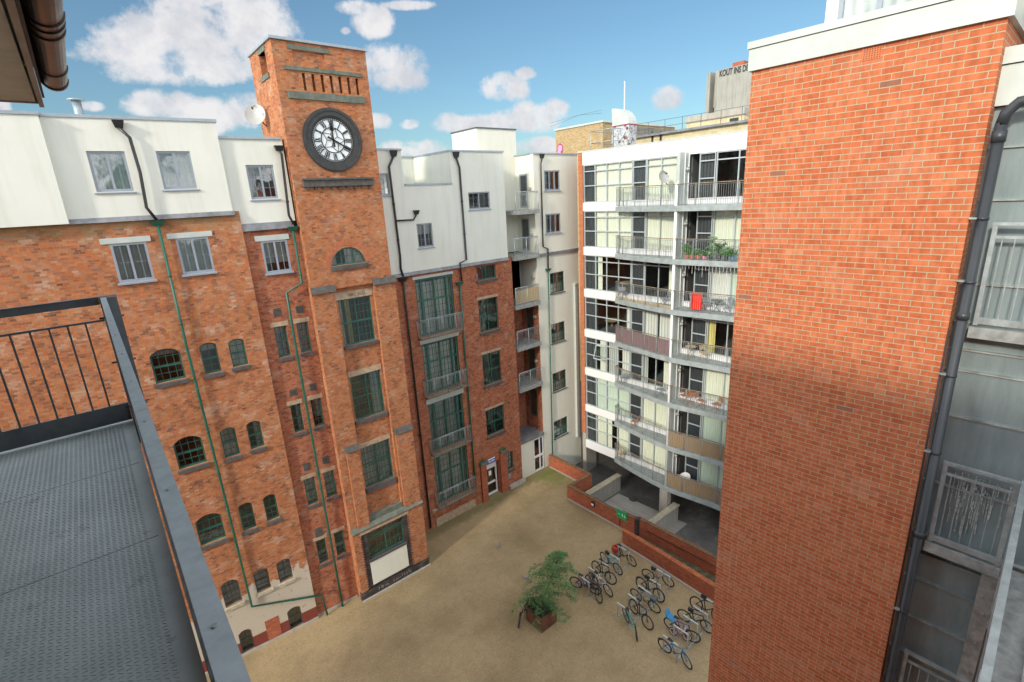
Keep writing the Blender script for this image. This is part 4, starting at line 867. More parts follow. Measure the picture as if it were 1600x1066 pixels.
MIDK = {6: [cr, cr], 5: [cr, cr], 4: [None, (cr, .65, 1)], 3: [cw, (cw, .1, 1)], 2: [(cg, 0, .3), (cr, .5, 1)], 1: [cr, cr], 0: [cr, cr]}
RGT = {6: [None, (cg, .5, .9)], 5: [cr, cr], 4: [cw, (gr, 0, 1)], 3: [('curtain_yellow', 0, .35), None], 2: [cr, cr], 1: [gr, gr], 0: [gr, gr]}
for k in range(7):
    LEFT[k][0] = 'dark_panel'
    glazing(Uw, k, LEFT[k], (1, 1, 1, 1), 'window')
    glazing(Ud, k, ['dark_panel'], (1,), 'window'); glazing(Us, k, MIDK[k], (0, 0), 'sliding_door')
    glazing(Uv, k, ['dark_panel'], (1,), 'window'); glazing(Ut, k, RGT[k], (0, 0), 'sliding_door'); glazing(Ux, k, [cr, cr, cr, cr], (1, 1, 1, 1), 'window')
# an open top-hung sash on the third storey
mb = MB(); zt = ZF(2)-.42; a, b = .9, .02
Pq = lambda u, t, o: FL.P(u, zt-t*.95, -.0+o+t*.32)
for (p, q, s, t_) in ((a, a-.06, 0, 1), (b+.06, b, 0, 1), (a, b, 0, .07), (a, b, .93, 1)): mb.hexa([Pq(p, t_, 0), Pq(q, t_, 0), Pq(q, t_, .04), Pq(p, t_, .04), Pq(p, s, 0), Pq(q, s, 0), Pq(q, s, .04), Pq(p, s, .04)])
o = mb.build('open_sash', 'frame_flats', fl); mb = MB(); mb.q(Pq(a, 1, .02), Pq(b, 1, .02), Pq(b, 0, .02), Pq(a, 0, .02)); mb.build('pane', 'glass', o)
# fin walls, columns
OUTC = -1.12   # distance of the column line in front of the glass
def fq2(u, o): p = FL.P(u, 0, o); return (p.x, p.y)
UF = -5.52
for k in range(7):
    z0 = ZF(k)-2.6; z1 = ZF(k)+.0 if k < 6 else ZF(6)+.12
    mb = MB(); mb.fb(FL, UF-.08, UF+.08, z0, z1-.01, .035, .98); f = mb.build('fin_wall', 'galv_fin' if False else 'coping_pale', fl)
    mb = MB(); mb.fb(FL, UF-.11, UF-.08, z0, z1-.02, .44, .5); mb.fb(FL, UF-.115, UF-.08, z0, z1-.02, .035, .1); mb.build('cover_strip', 'frame_white', f)
    mb = MB(); c = FL.P(UF-.1, ZF(k)-.75, .28); uu = FL.u*-1; mb.sm = True
    mb.tube([c, c+uu*.1], .11, 14); mb.tube([c+uu*.1, c+uu*.16], .085, 12, r2=.03); mb.build('lamp', 'dish_grey', f)
mb = MB(); c = FL.P(UF, 0, 1.08); mb.tube([c+Vector((0, 0, .95)), c+Vector((0, 0, 19.7))], .085, 12); mb.build('column', 'white_panel', fl)
# balconies
def slab_pts(side):
    A = [(1.9-2.93-.15+.2, .04), (-1.0, .42), (-1.6, .58), (-2.6, .78), (-3.6, .95), (-4.6, 1.12), (UF, 1.2)]
    B = [(UF, 1.2), (-6.3, 1.16), (-7.3, 1.02), (-8.4, .9), (-9.6, .86), (-11, .9), (-13, 1.05), (-16.4, 1.1)]
    return A if side == 0 else B
SCR = {(3, 0): 'plum_screen', (1, 1): 'reed', (0, 1): 'reed'}
for k in range(7):
    zt = ZF(k)-2.33-.28
    for side in (0, 1):
        P = [fq2(u, o) for u, o in slab_pts(side)]; a, b = slab_pts(side)[0], slab_pts(side)[-1]
        poly = P+[fq2(b[0], .035), fq2(a[0], .035)]
        mb = MB(); mb.prism(poly[::-1], zt-.3, zt); bl = mb.build('balcony', 'slab_edge', fl)
        RP = [fq2(u, o-.06) for u, o in slab_pts(side)][1 if side == 0 else 0:]
        if side == 0: RP = [fq2(-1.02, .06)]+RP
        dull = k < 2 and side == 0
        railing(bl, RP, zt, zt+1.1, mat='rail_steel', rail='rail_wood', gap=.115, post=1.05, drop=.3, bal=.0105, pr=.024)
        if (k, side) in SCR:
            mb = MB(); PP = [fq2(u, o-.1) for u, o in slab_pts(side)][1 if side == 0 else 0:]
            for p, q in zip(PP, PP[1:]): mb.q((p[0], p[1], zt+.04), (q[0], q[1], zt+.04), (q[0], q[1], zt+.98), (p[0], p[1], zt+.98))
            mb.build('screen', SCR[(k, side)], bl)
        mb = MB(); mb.fb(FL, slab_pts(side)[-1][0]+.02, -1.95 if side == 0 else UF-.12, zt+.28-.001, zt+.32, .03, .1); mb.build('door_sill', 'white_panel', bl)
# undercroft pillars and back wall
for u, o in ((UF+.12, 1.05),):
    c = FL.P(u, 0, o); mb = MB(); mb.box(c.x-.2, c.x+.25, c.y-.35, c.y+.2, -1.2, 1.0); mb.build('pillar', 'concrete', fl)
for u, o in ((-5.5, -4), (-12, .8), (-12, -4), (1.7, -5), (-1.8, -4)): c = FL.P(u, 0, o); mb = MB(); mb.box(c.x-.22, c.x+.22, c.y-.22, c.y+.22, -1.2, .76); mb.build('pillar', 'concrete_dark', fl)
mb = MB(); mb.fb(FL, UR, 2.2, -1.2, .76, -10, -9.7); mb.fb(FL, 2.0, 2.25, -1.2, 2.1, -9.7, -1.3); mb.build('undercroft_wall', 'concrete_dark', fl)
# ================================================================== NEAR BRICK TOWER
BT = Fr(7.97, 3.94, 91.85, True)
bt = thing('brick_stair_tower', BT.P(-1.3, 0, -1.2), 'huge close orange-red modern brick stair tower with pale metal parapet', 'building')
bw0, bw1, ZBT = -2.74, -.04, 21.08
mb = MB(); mb.fb(BT, bw0, bw1, -1.2, ZBT, -2.6, 0); mb.build('wall', 'brick_new', bt)
mb = MB(); mb.fb(BT, bw0-.05, bw1+.04, ZBT-.02, ZBT+.26, -2.7, .05); mb.fb(BT, bw0-.07, bw1+.06, ZBT+.27, ZBT+.36, -2.72, .07); mb.build('parapet', 'coping_pale', bt)
v0, z1 = BT.at(1348, 72, 0); v1, z0 = BT.at(1377, 90, 0)
mb = MB(); mb.fb(BT, v1, v0, z0, z0+.21, -.01, .006); v = mb.build('air_brick', 'vent_terracotta', bt)
mb = MB()
for i in range(7):
    for j in range(8): mb.fb(BT, v1+.012+(v0-v1-.02)*i/7, v1+.012+(v0-v1-.02)*i/7+.011, z0+.012+.2*j/8, z0+.012+.2*j/8+.012, .0, .0075)
mb.build('holes', 'graffiti_black', v)
# penthouse above
mb = MB(); c = EYE+ray(1290, 20)*(9.6/ray(1290, 20).x); PX = Fr(9.6, c.y, 91.85, True)
zb = 21.4; mb.fb(PX, -7, 0, zb, 23.6, -2, 0); mb.build('penthouse_wall', 'render_cream', bt)
mb = MB(); c0 = PX.at(1312, 20)[0]; c1 = PX.at(1440, 5)[0]
window(bt, PX, c1, c0, 21.55, 23.2, 'frame_grey', plane=.05, fw=.06, mull=(.48,), blinds=[('curtain_grey', .0, .5, 0, 1)]); m = MB(); m.fq(PX, c1, c0, 21.55, 23.2, .012); m.build('interior', 'curtain_grey', bt)
# big downpipe
p0 = Vector((8.1, 1.09, 0)); mb = MB(); mb.tube([(8.1, 1.09, -1), (8.1, 1.09, 20.0)], .056, 20)
mb.tube([(8.1, 1.09, 19.98), (8.1, 1.07, 20.1), (8.1, .98, 20.2), (8.1, .8, 20.22), (8.1, -2, 20.25)], .056, 20)
for z, r, h in ((19.8, .066, .12), (18.95, .062, .03), (17.75, .066, .09), (18.2, .062, .03), (17.0, .062, .03), (14.6, .066, .09), (15.9, .062, .03), (13.3, .062, .03), (12.2, .062, .03), (11.6, .066, .08)): mb.tube([(8.1, 1.09, z), (8.1, 1.09, z+h)], r, 20)
mb.tube([(8.1, .86, 20.22), (8.1, .83, 20.22)], .064, 20); mb.build('drainpipe', 'pipe_big', bt)
for z in (18.96, 18.22, 17.02, 15.92, 13.32): mb = MB(); mb.box(8.02, 8.1, 1.13, 1.2, z, z+.02); mb.build('pipe_bracket', 'galv', bt)
mb = MB(); mb.tube([(8.06, 1.19, 17.6), (8.06, 1.19, 12)], .01, 6); mb.build('cable', 'pipe_black', bt)
# ================================================================== METAL-CLAD WALL beyond the downpipe
CX = 8.42; CL = Fr(CX, 1.25, 91.85, True)
cl = thing('clad_wall', (8.8, -2, -1.2), 'grey-green metal-clad wall of stacked panels right of the brick stair tower', 'building')
ZJ = [(20.82, 20.2, 0), ]
mb = MB(); js = [-1.2]+[z for z in (1.2, 2.6, 4.1, 5.6, 7.2, 8.7, 10.2, 11.1, 11.75, 12.4, 13.06, 13.74, 14.18, 14.5, 15.35, 16.38, 17.02, 17.3, 17.66, 18.15, 19.16, 19.75, 20.2)]
for i, (a, b) in enumerate(zip(js, js[1:])):
    tl = .03*((i % 2)) ; mb.hexa([CL.P(-9, a, .0), CL.P(.0, a, .0), CL.P(0, a, -.1), CL.P(-9, a, -.1), CL.P(-9, b-.01, .035), CL.P(0, b-.01, .035), CL.P(0, b-.01, -.1), CL.P(-9, b-.01, -.1)])
mb.build('panel', 'clad_panel', cl)
mb = MB()
for z in js[1:-1]: mb.fb(CL, -9, 0, z-.012, z+.006, 0, .065)
mb.build('drip_flashing', 'galv_dull', cl)
mb = MB(); mb.fb(CL, -9, -.02, 20.2, 20.62, -.2, .12); mb.fb(CL, -9, -.02, 20.63, 20.8, -.2, .15); mb.build('fascia', 'coping_pale', cl)
mb = MB(); mb.box(CX+.5, 12, -8, 1.2, -1.2, 20.1); mb.build('wall', 'concrete_dark', cl)
# railings and ledges of the landings in front
for zd in (17.68, 14.55, 11.35):
    t = thing('landing_balcony', (8.3, -.6 if zd > 17 else .6, zd), {17.68: 'galvanised landing railing at top right beside the big black downpipe', 14.55: 'galvanised landing railing with bird-streaked panel behind, middle right', 11.35: 'lowest galvanised landing railing at the bottom edge beside the downpipe'}[zd], 'railing', 'landing railings on the clad wall')
    y1 = 1.0; y0 = .26 if zd < 17 else -1.6
    mb = MB(); mb.box(8.14, 8.4, y0-.02, y1+.02, zd-.16, zd-.02); mb.build('ledge', 'galv_dull', t)
    mb = MB(); mb.box(8.17, 8.22, y1-.05, y1-.005, zd, zd+1.2); mb.box(8.17, 8.22, y0, y0+.05, zd, zd+1.2); mb.box(8.165, 8.225, y0, y1, zd+1.2, zd+1.235); mb.box(8.18, 8.21, y0+.05, y1-.05, zd+1.05, zd+1.08); mb.box(8.17, 8.215, y0+.05, y1-.05, zd+.02, zd+.1)
    n = int((y1-y0)/.105)
    for k in range(1, n): y = y0+(y1-y0)*k/n; mb.box(8.19, 8.2, y-.005, y+.005, zd+.1, zd+1.05)
    mb.build('railing', 'galv', t)
mb = MB(); rr = random.Random(21)
for k in range(70):
    y, z, h = rr.gauss(.66, .13), rr.uniform(14.9, 15.6), rr.uniform(.05, .3); q = CL.at(0, 0) if False else 0; uu = (y-CL.o.y)/CL.u.y; w = rr.uniform(.004, .012); mb.hexa([CL.P(uu, z-h, .02), CL.P(uu+w, z-h, .02), CL.P(uu+w, z-h, .045), CL.P(uu, z-h, .045), CL.P(uu, z, .02), CL.P(uu+w, z, .02), CL.P(uu+w, z, .045), CL.P(uu, z, .045)])
mb.build('bird_streaks', 'bird_white', cl) if 'bird_white' in MATS else (plain('bird_white', (.42, .44, .42), .9, 0, .5, 30), mb.build('bird_streaks', 'bird_white', cl))
wk = thing('steel_walkway', (5, -.8, 14.5), 'galvanised steel walkway running from the clad wall at the lower right edge', 'walkway')
mb = MB(); mb.box(8.2, 8.36, .235, .40, -1.2, 14.38)
for z in range(8, 57): mb.box(8.17, 8.2, .29, .31, z*.25, z*.25+.02) if z % 2 else mb.box(8.17, 8.2, .335, .355, z*.25, z*.25+.02)
mb.build('post', 'galv_dull', wk)
yl = lambda x: .26-(8.35-x)*.043
def sbar(mb, x0, x1, dy0, dy1, z0, z1): mb.hexa([(x0, yl(x0)+dy0, z0), (x1, yl(x1)+dy0, z0), (x1, yl(x1)+dy1, z0), (x0, yl(x0)+dy1, z0), (x0, yl(x0)+dy0, z1), (x1, yl(x1)+dy0, z1), (x1, yl(x1)+dy1, z1), (x0, yl(x0)+dy1, z1)])
mb = MB(); sbar(mb, 3.2, 8.3, -.06, .0, 15.75, 15.785); sbar(mb, 3.2, 8.3, -.04, -.01, 15.62, 15.65); sbar(mb, 3.2, 8.3, -.05, -.02, 14.6, 14.66)
for k in range(46): x = 3.25+k*.11; sbar(mb, x, x+.01, -.04, -.03, 14.66, 15.62)
for x in (3.2, 4.6, 6.0, 7.3): sbar(mb, x, x+.05, -.055, -.005, 14.2, 15.75)
mb.build('railing', 'galv', wk)
mb = MB(); sbar(mb, 3.2, 8.3, -1.3, -.07, 14.44, 14.5); sbar(mb, 3.2, 8.3, -.13, -.02, 14.2, 14.44); sbar(mb, 3.2, 8.3, -.42, -.32, 14.505, 14.56)
mb.build('deck', 'galv_dull', wk)
# ================================================================== CAMERA SIDE: balcony deck, its rails, the eaves, the building behind
ZD = 17.9
home = thing('home_building', (-4, 0, -1.2), 'dark boxed eaves and brown gutter jutting in at the top left corner', 'building')
mb = MB(); mb.box(-12, -1.7, -22, 5.2, -1.2, 20.3); mb.box(-1.72, .3, -22, -1.2, -1.2, 20.3); mb.build('wall', 'brick_new', home)
EZ = 20.42
def eave(mb, x0, x1, y0, y1, z0, z1): mb.box(x0, x1, y0, y1, z0, z1)
mb = MB(); mb.box(-1.75, -.045, -6, 5.78, EZ, EZ+.03); mb.build('soffit', 'soffit_grey', home) if 'soffit_grey' in MATS else (plain('soffit_grey', (.58, .62, .56), .7, 0, .15, 4), mb.build('soffit', 'soffit_grey', home))
mb = MB(); mb.box(-.03, .0, -6, 5.84, EZ-.03, EZ+.26); mb.box(-1.75, -.03, 5.78, 5.81, EZ-.01, EZ+.26); mb.build('fascia', 'soffit_trim', home) if 'soffit_trim' in MATS else (plain('soffit_trim', (.40, .37, .32), .7, 0, .2, 6), mb.build('fascia', 'soffit_trim', home))
mb = MB(); mb.hexa([(-1.75, -6, EZ+.27), (.02, -6, EZ+.27), (.02, 5.86, EZ+.27), (-1.75, 5.86, EZ+.27), (-12, -6, EZ+.9), (-.03, -6, EZ+.31), (-.03, 5.86, EZ+.31), (-12, 5.86, EZ+.9)]); mb.build('roof', 'lead', home)
mb = MB(); mb.sm = True; gx, gz, gr_ = .105, EZ+.17, .085
def gut(y0, y1, r, th=.006):
    n = 12
    for k in range(n):
        a, b = math.pi+math.pi*k/n, math.pi+math.pi*(k+1)/n
        p = lambda t_, y, q: (gx+q*math.cos(t_), y, gz+q*math.sin(t_))
        mb.q(p(a, y0, r), p(b, y0, r), p(b, y1, r), p(a, y1, r)); mb.q(p(a, y0, r-th), p(a, y1, r-th), p(b, y1, r-th), p(b, y0, r-th)); mb.q(p(a, y1, r), p(b, y1, r), p(b, y1, r-th), p(a, y1, r-th)); mb.q(p(a, y0, r-th), p(b, y0, r-th), p(b, y0, r), p(a, y0, r))
gut(-6, 5.74, gr_)
for y in (5.68, 5.2, 4.2, 4.05, 3.92, 3.0, 2.0, 1.0): gut(y, y+.045, gr_+.008, .012)
n = 12
for k in range(n):
    a, b = math.pi+math.pi*k/n, math.pi+math.pi*(k+1)/n; mb.q((gx, 5.74, gz), (gx+gr_*math.cos(a), 5.74, gz+gr_*math.sin(a)), (gx+gr_*math.cos(b), 5.74, gz+gr_*math.sin(b)))
mb.build('gutter', 'gutter_brown', home)
mb = MB(); mb.box(.002, .018, -6, 5.7, EZ+.02, EZ+.2); mb.build('gutter_board', 'graffiti_black', home)
bal = thing('balcony', (-.9, 2.5, ZD), 'near balcony with chequered steel deck and grey steel railings at lower left', 'balcony')
mb = MB(); mb.box(-1.7, .0, .2, 5.0, ZD-.02, ZD-.004); mb.box(-1.7, -.0, .2, 4.99, ZD-.22, ZD-.021)
dk = mb.build('deck', 'tread_plate', bal)
mb = MB(); pit = .0205   # raised tread bars, laid in alternating directions
for j in range(int(4.7/pit)):
    y = .25+j*pit
    for i in range(int(1.66/(pit*1.25))):
        x = -1.67+i*pit*1.25
        if x > -.06: continue
        e = (i+j) % 2; h = .0024; zz = ZD-.004
        if e: dx, dy = CR.x*.0095, CR.y*.0095
        else: dx, dy = (CR.x+.9*.63)*.0075, (CR.y+.9*.77)*.0075
        nx, ny = -dy, dx; l = math.hypot(nx, ny); nx, ny = nx/l*.002, ny/l*.002
        a = [(x-dx+nx, y-dy+ny), (x-dx-nx, y-dy-ny), (x+dx-nx, y+dy-ny), (x+dx+nx, y+dy+ny)]
        i0 = len(mb.v); mb.v += [Vector((p[0], p[1], zz)) for p in a]+[Vector((x+(p[0]-x)*.85, y+(p[1]-y)*.85, zz+h)) for p in a]
        for f_ in ((4, 5, 6, 7), (0, 1, 5, 4), (1, 2, 6, 5), (2, 3, 7, 6), (3, 0, 4, 7)): mb.f.append(tuple(i0+q for q in f_)); mb.m.append(0); mb.smf.append(False)
mb.build('tread_bars', 'tread_plate', dk)
ZRT = 18.92
mb = MB(); mb.box(-1.69, -.03, 2.96, 2.963, ZD-.004, ZD-.0025); mb.box(-1.69, -.03, 4.02, 4.023, ZD-.004, ZD-.0025); mb.build('seam', 'graffiti_black', dk)
mb = MB(); mb.box(.006, .084, -1.0, 4.42, ZRT-.006, ZRT+.006) if False else None
mb.box(.008, .043, -1.2, 1.868, ZRT-.006, ZRT); mb.box(.008, .043, 1.871, 4.93, ZRT-.006, ZRT); mb.box(.008, .011, -1.2, 4.93, ZRT-.085, ZRT-.007); mb.box(.04, .043, -1.2, 4.93, ZRT-.05, ZRT-.007)
mb.build('top_rail', 'galv_blue', bal) if 'galv_blue' in MATS else (plain('galv_blue', (.31, .37, .385), .5, .2, .14, 30), mb.build('top_rail', 'galv_blue', bal))
for k in range(9):
    y = .75+k*.5; mb = MB(); mb.tube([(.0255, y, ZRT-.001), (.0255, y, ZRT+.0035)], .0045, 6); mb.build('bolt', 'galv_dull', bal)
mb = MB(); mb.box(.01, .024, .2, 4.9, ZD-.2, ZD+.05)
for k in range(44): y = .3+k*.105; mb.box(.016, .028, y-.006, y+.006, ZD+.05, ZRT-.05)
mb.box(.01, .034, .2, 4.9, ZD+.08, ZD+.12)
mb.build('side_railing', 'rail_dark', bal)
mb = MB(); mb.box(.0, .022, 4.93, 5.0, ZD-.2, ZRT); mb.box(.0435, .108, 4.915, 4.93, ZD-.2, ZRT-.003); mb.box(-.0, .11, 4.93, 5.002, ZRT, ZRT+.006)
for z in (ZD+.12, ZD+.5, ZD+.86): mb.tube([(-.03, 4.96, z), (.125, 4.96, z)], .009, 6)
mb.build('corner_post', 'rail_dark', bal)
mb = MB(); mb.box(-1.7, -.002, 4.955, 4.965, ZRT-.055, ZRT+.001); mb.box(-1.7, -.002, 4.945, 4.985, ZRT+.001, ZRT+.006); mb.box(-1.7, -.002, 4.95, 4.965, ZRT-.185, ZRT-.17); mb.box(-1.7, -.002, 4.955, 4.97, ZD+.01, ZD+.155)
for k in range(15): x = -.12-k*.105; mb.box(x-.006, x+.006, 4.954, 4.966, ZD+.155, ZRT-.185)
mb.build('end_railing', 'rail_dark', bal)
# unseen building added behind the camera, sized to shade most of the court
ob = thing('brick_building', (-20, -2, -1.2), 'unseen plain brick building added behind the viewpoint to shade the court', 'building')
mb = MB(); mb.box(-28, -15, -24, 11.6, -1.2, 20.5); mb.build('wall', 'brick_low', ob)
# ================================================================== GROUND, COURT, WALLS
mb = MB(); mb.q((-400, -400, -1.21), (400, -400, -1.21), (400, 400, -1.21), (-400, 400, -1.21)); tag(mb.build('ground', 'asphalt'), kind='structure')
mb = MB(); mb.prism([(-14, -20), (21.2, -20), (21.2, 14.5), (21.05, 20.65), (23.2, 20.65), (23.2, 27), (-14, 27)], -1.2, 0.0); tag(mb.build('courtyard', 'gravel'), kind='structure')
mb = MB(); mb.q((23.2, -16, -1.2), (36, -16, -1.2), (36, 24, -1.2), (23.2, 24, -1.2)); 
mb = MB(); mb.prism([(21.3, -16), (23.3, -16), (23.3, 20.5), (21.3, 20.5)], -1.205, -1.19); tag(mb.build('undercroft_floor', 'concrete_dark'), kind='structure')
def lowwall(pts, h, th, label, mat='brick_low', zb=-1.2, cap='brick_cap'):
    t = thing('low_wall', (pts[0][0], pts[0][1], zb), label, 'wall', 'low brick walls round the courtyard'); mb = MB(); mc = MB()
    for a, b in zip(pts, pts[1:]):
        d = Vector((b[0]-a[0], b[1]-a[1], 0)).normalized(); n = Vector((-d.y, d.x, 0))*th/2
        A, B_ = Vector((a[0], a[1], 0))-d*th/2, Vector((b[0], b[1], 0))+d*th/2
        if a != pts[0]: A = A+d*th*1.0
        mb.prism([A+n, A-n, B_-n, B_+n], zb, h); n2 = n*1.04
        mc.prism([A+n2, A-n2, B_-n2, B_+n2], h, h+.075)
    mb.build('wall', mat, t); mc.build('wall_coping', cap, t); return t
lw1 = lowwall([(23.1, 24.35), (23.1, 20.75)], .88, .23, 'stretch of low brick wall starting at the foot of the pale corner block')
lw2 = lowwall([(23.1, 20.6), (21.2, 20.6)], .86, .22, 'short return of low brick wall running back towards the undercroft')
lw3 = lowwall([(21.1, 20.6), (21.15, 16.55)], .85, .22, 'low brick wall carrying the dark lamp and facing the gravel')
lw4 = lowwall([(21.15, 16.25), (21.25, 15.35)], .98, .22, 'brick gate pier section of low wall carrying the green sign')
lw5 = lowwall([(21.3, 15.1), (21.6, 3.0)], 1.05, .23, 'long mossy brick wall above the bicycle racks with slender cable along it')
mb = MB(); mb.box(21.0, 21.35, 15.1, 15.3, -1.2, 1.15); mb.build('pier', 'brick_dark', lw4)
mb = MB(); mb.tube([(21.17, 14.6, .62), (21.25, 11, .62), (21.45, 4, .62)], .02, 6); mb.build('cable', 'pipe_black', lw5)
# front bed wall with soldier course
lw6 = thing('planter_wall', (20, 12, 0), 'long lower red brick bed wall with soldier-brick coping behind the bicycle racks', 'wall')
HB = .86
pl_ = [(19.93, 15.35), (19.86, 13.0), (19.7, 10.0), (19.4, 3.0)]; bk_ = [(21.15, 15.35), (21.2, 13), (21.3, 10), (21.45, 3.0)]
mb = MB()
for (a, b), (c, d) in zip(zip(pl_, pl_[1:]), zip(bk_, bk_[1:])): mb.prism([a, b, (b[0]+.22, b[1]), (a[0]+.22, a[1])], 0, HB)
mb.build('wall', 'brick_low', lw6)
mb = MB()
for a, b in zip(pl_, pl_[1:]): mb.prism([(a[0]-.02, a[1]), (b[0]-.02, b[1]), (b[0]+.24, b[1]), (a[0]+.24, a[1])], HB, HB+.03)
mb.build('wall_coping', 'brick_soldier', lw6)
mb = MB()
for (a, b), (c, d) in zip(zip(pl_, pl_[1:]), zip(bk_, bk_[1:])): mb.prism([(a[0]+.23, a[1]), (b[0]+.23, b[1]), d, c], .0, .05)
mb.build('bed_soil', 'moss_soil', lw6) if 'moss_soil' in MATS else (plain('moss_soil', (.10, .09, .045), .95, 0, .5, 4), mb.build('bed_soil', 'moss_soil', lw6))
mb = MB()
for a, b in zip(pl_, pl_[1:]): mb.prism([(a[0]-.13, a[1]), (b[0]-.13, b[1]), (b[0]-.001, b[1]), (a[0]-.001, a[1])], -.1, .04)
tag(mb.build('kerb', 'concrete'), kind='structure')
mb = MB(); mb.prism([(20.86, 20.6), (20.9, 16.3), (20.99, 16.3), (20.98, 20.6)], -.1, .03); mb.prism([(22.86, 24.4), (22.86, 20.8), (22.98, 20.8), (22.98, 24.4)], -.1, .03); tag(mb.build('kerb', 'concrete'), kind='structure')
# green sign on the wall, lamp
SF = Fr(21.04, 16.45, -90+0)
s0 = SF.at(971, 806, .0); 
gs = thing('green_sign', (21.02, 16.0, .55), 'bright green sign with white symbols fixed on top of the low brick wall', 'sign')
SG = Fr(21.0, 16.62, -90)   # u towards -Y, faces -X
mb = MB(); mb.fb(SG, .0, .75, .62, 1.2, -.02, 0.0); mb.build('panel', 'sign_green', gs)
mb = MB(); mb.fdisc(SG, .44, 1.0, .006, 0, .035, 12); mb.fb(SG, .41, .47, .82, .95, 0, .006); mb.fb(SG, .58, .61, .84, 1.0, 0, .006); mb.fb(SG, .56, .68, .84, .87, 0, .007); mb.fb(SG, .1, .3, .9, .92, 0, .006); mb.build('symbol', 'sign_white', gs)
wlmp = thing('wall_lamp', (20.95, 18.1, .6), 'small black bulkhead lamp fixed to the low brick wall', 'lamp')
mb = MB(); mb.box(20.9, 20.99, 18.3, 18.55, .5, .8); mb.build('housing', 'pipe_black', wlmp); mb = MB(); mb.box(20.88, 20.9, 18.34, 18.51, .56, .68); mb.build('lens', 'sign_white', wlmp)
# ramp walls in the undercroft yard
def cwall(p, q, z, lab):
    t = thing('ramp_wall', (p[0], p[1], -1.2), lab, 'wall', 'low concrete walls beside the undercroft'); mb = MB(); mb.box(min(p[0], q[0]), max(p[0], q[0]), p[1]-.14, p[1]+.14, -1.2, z); mb.build('wall', 'concrete', t)
    mb = MB(); mb.box(min(p[0], q[0])-.02, max(p[0], q[0])+.03, p[1]-.22, p[1]+.22, z, z+.07); mb.build('wall_coping', 'stone_pale' if 'stone_pale' in MATS else 'sill_pale', t)
cwall((21.4, 20.05), (25.6, 20.05), 0.0, 'concrete yard wall with pale coping at the corner of the low brick wall'); cwall((21.5, 15.3), (25.4, 15.3), 0.0, 'concrete yard wall with pale coping running to the undercroft pillar')
mb = MB(); c = gnd(990, 780, -1.19); mb.tube([(c.x, c.y, -1.19), (c.x, c.y, -1.175)], .33, 24); tag(mb.build('manhole_cover', 'stone_dark'), 'round dark manhole cover in the undercroft yard', 'manhole cover')
mb = MB(); mb.q((23.3, 14.6, -1.184), (25.6, 14.6, -1.184), (25.2, 19.8, -1.184), (23.3, 19.8, -1.184)); tag(mb.build('yard_paving', 'concrete'), kind='structure')
# ================================================================== BICYCLE RACKS
random.seed(11)
RX = [15.58, 16.38, 17.17, 17.96, 18.78]
for (y0, y1, lab) in ((14.72, 14.02, 'toast-rack bicycle stand nearest the planter, farthest row from the brick stair tower'), (12.22, 11.52, 'middle one of the three five-hoop bicycle stands'), (9.72, 9.05, 'five-hoop bicycle stand partly hidden by the big brick stair tower')):
    t = thing('bike_rack', (17.2, (y0+y1)/2, 0), lab, 'bicycle rack', 'bicycle racks in the courtyard')
    for x in RX:
        mb = MB(); mb.tube([(x, y0, .02), (x, y0, .76), (x, y0-.03, .8), (x, y1+.03, .8), (x, y1, .76), (x, y1, .02)], .028, 8); mb.box(x-.035, x+.035, y1-.03, y0+.03, .80, .84); mb.build('hoop', 'rack_steel', t)
    for y in (y0, y1): mb = MB(); mb.box(RX[0]-.1, RX[-1]+.1, y-.03, y+.03, .0, .03); mb.build('base_rail', 'galv', t)
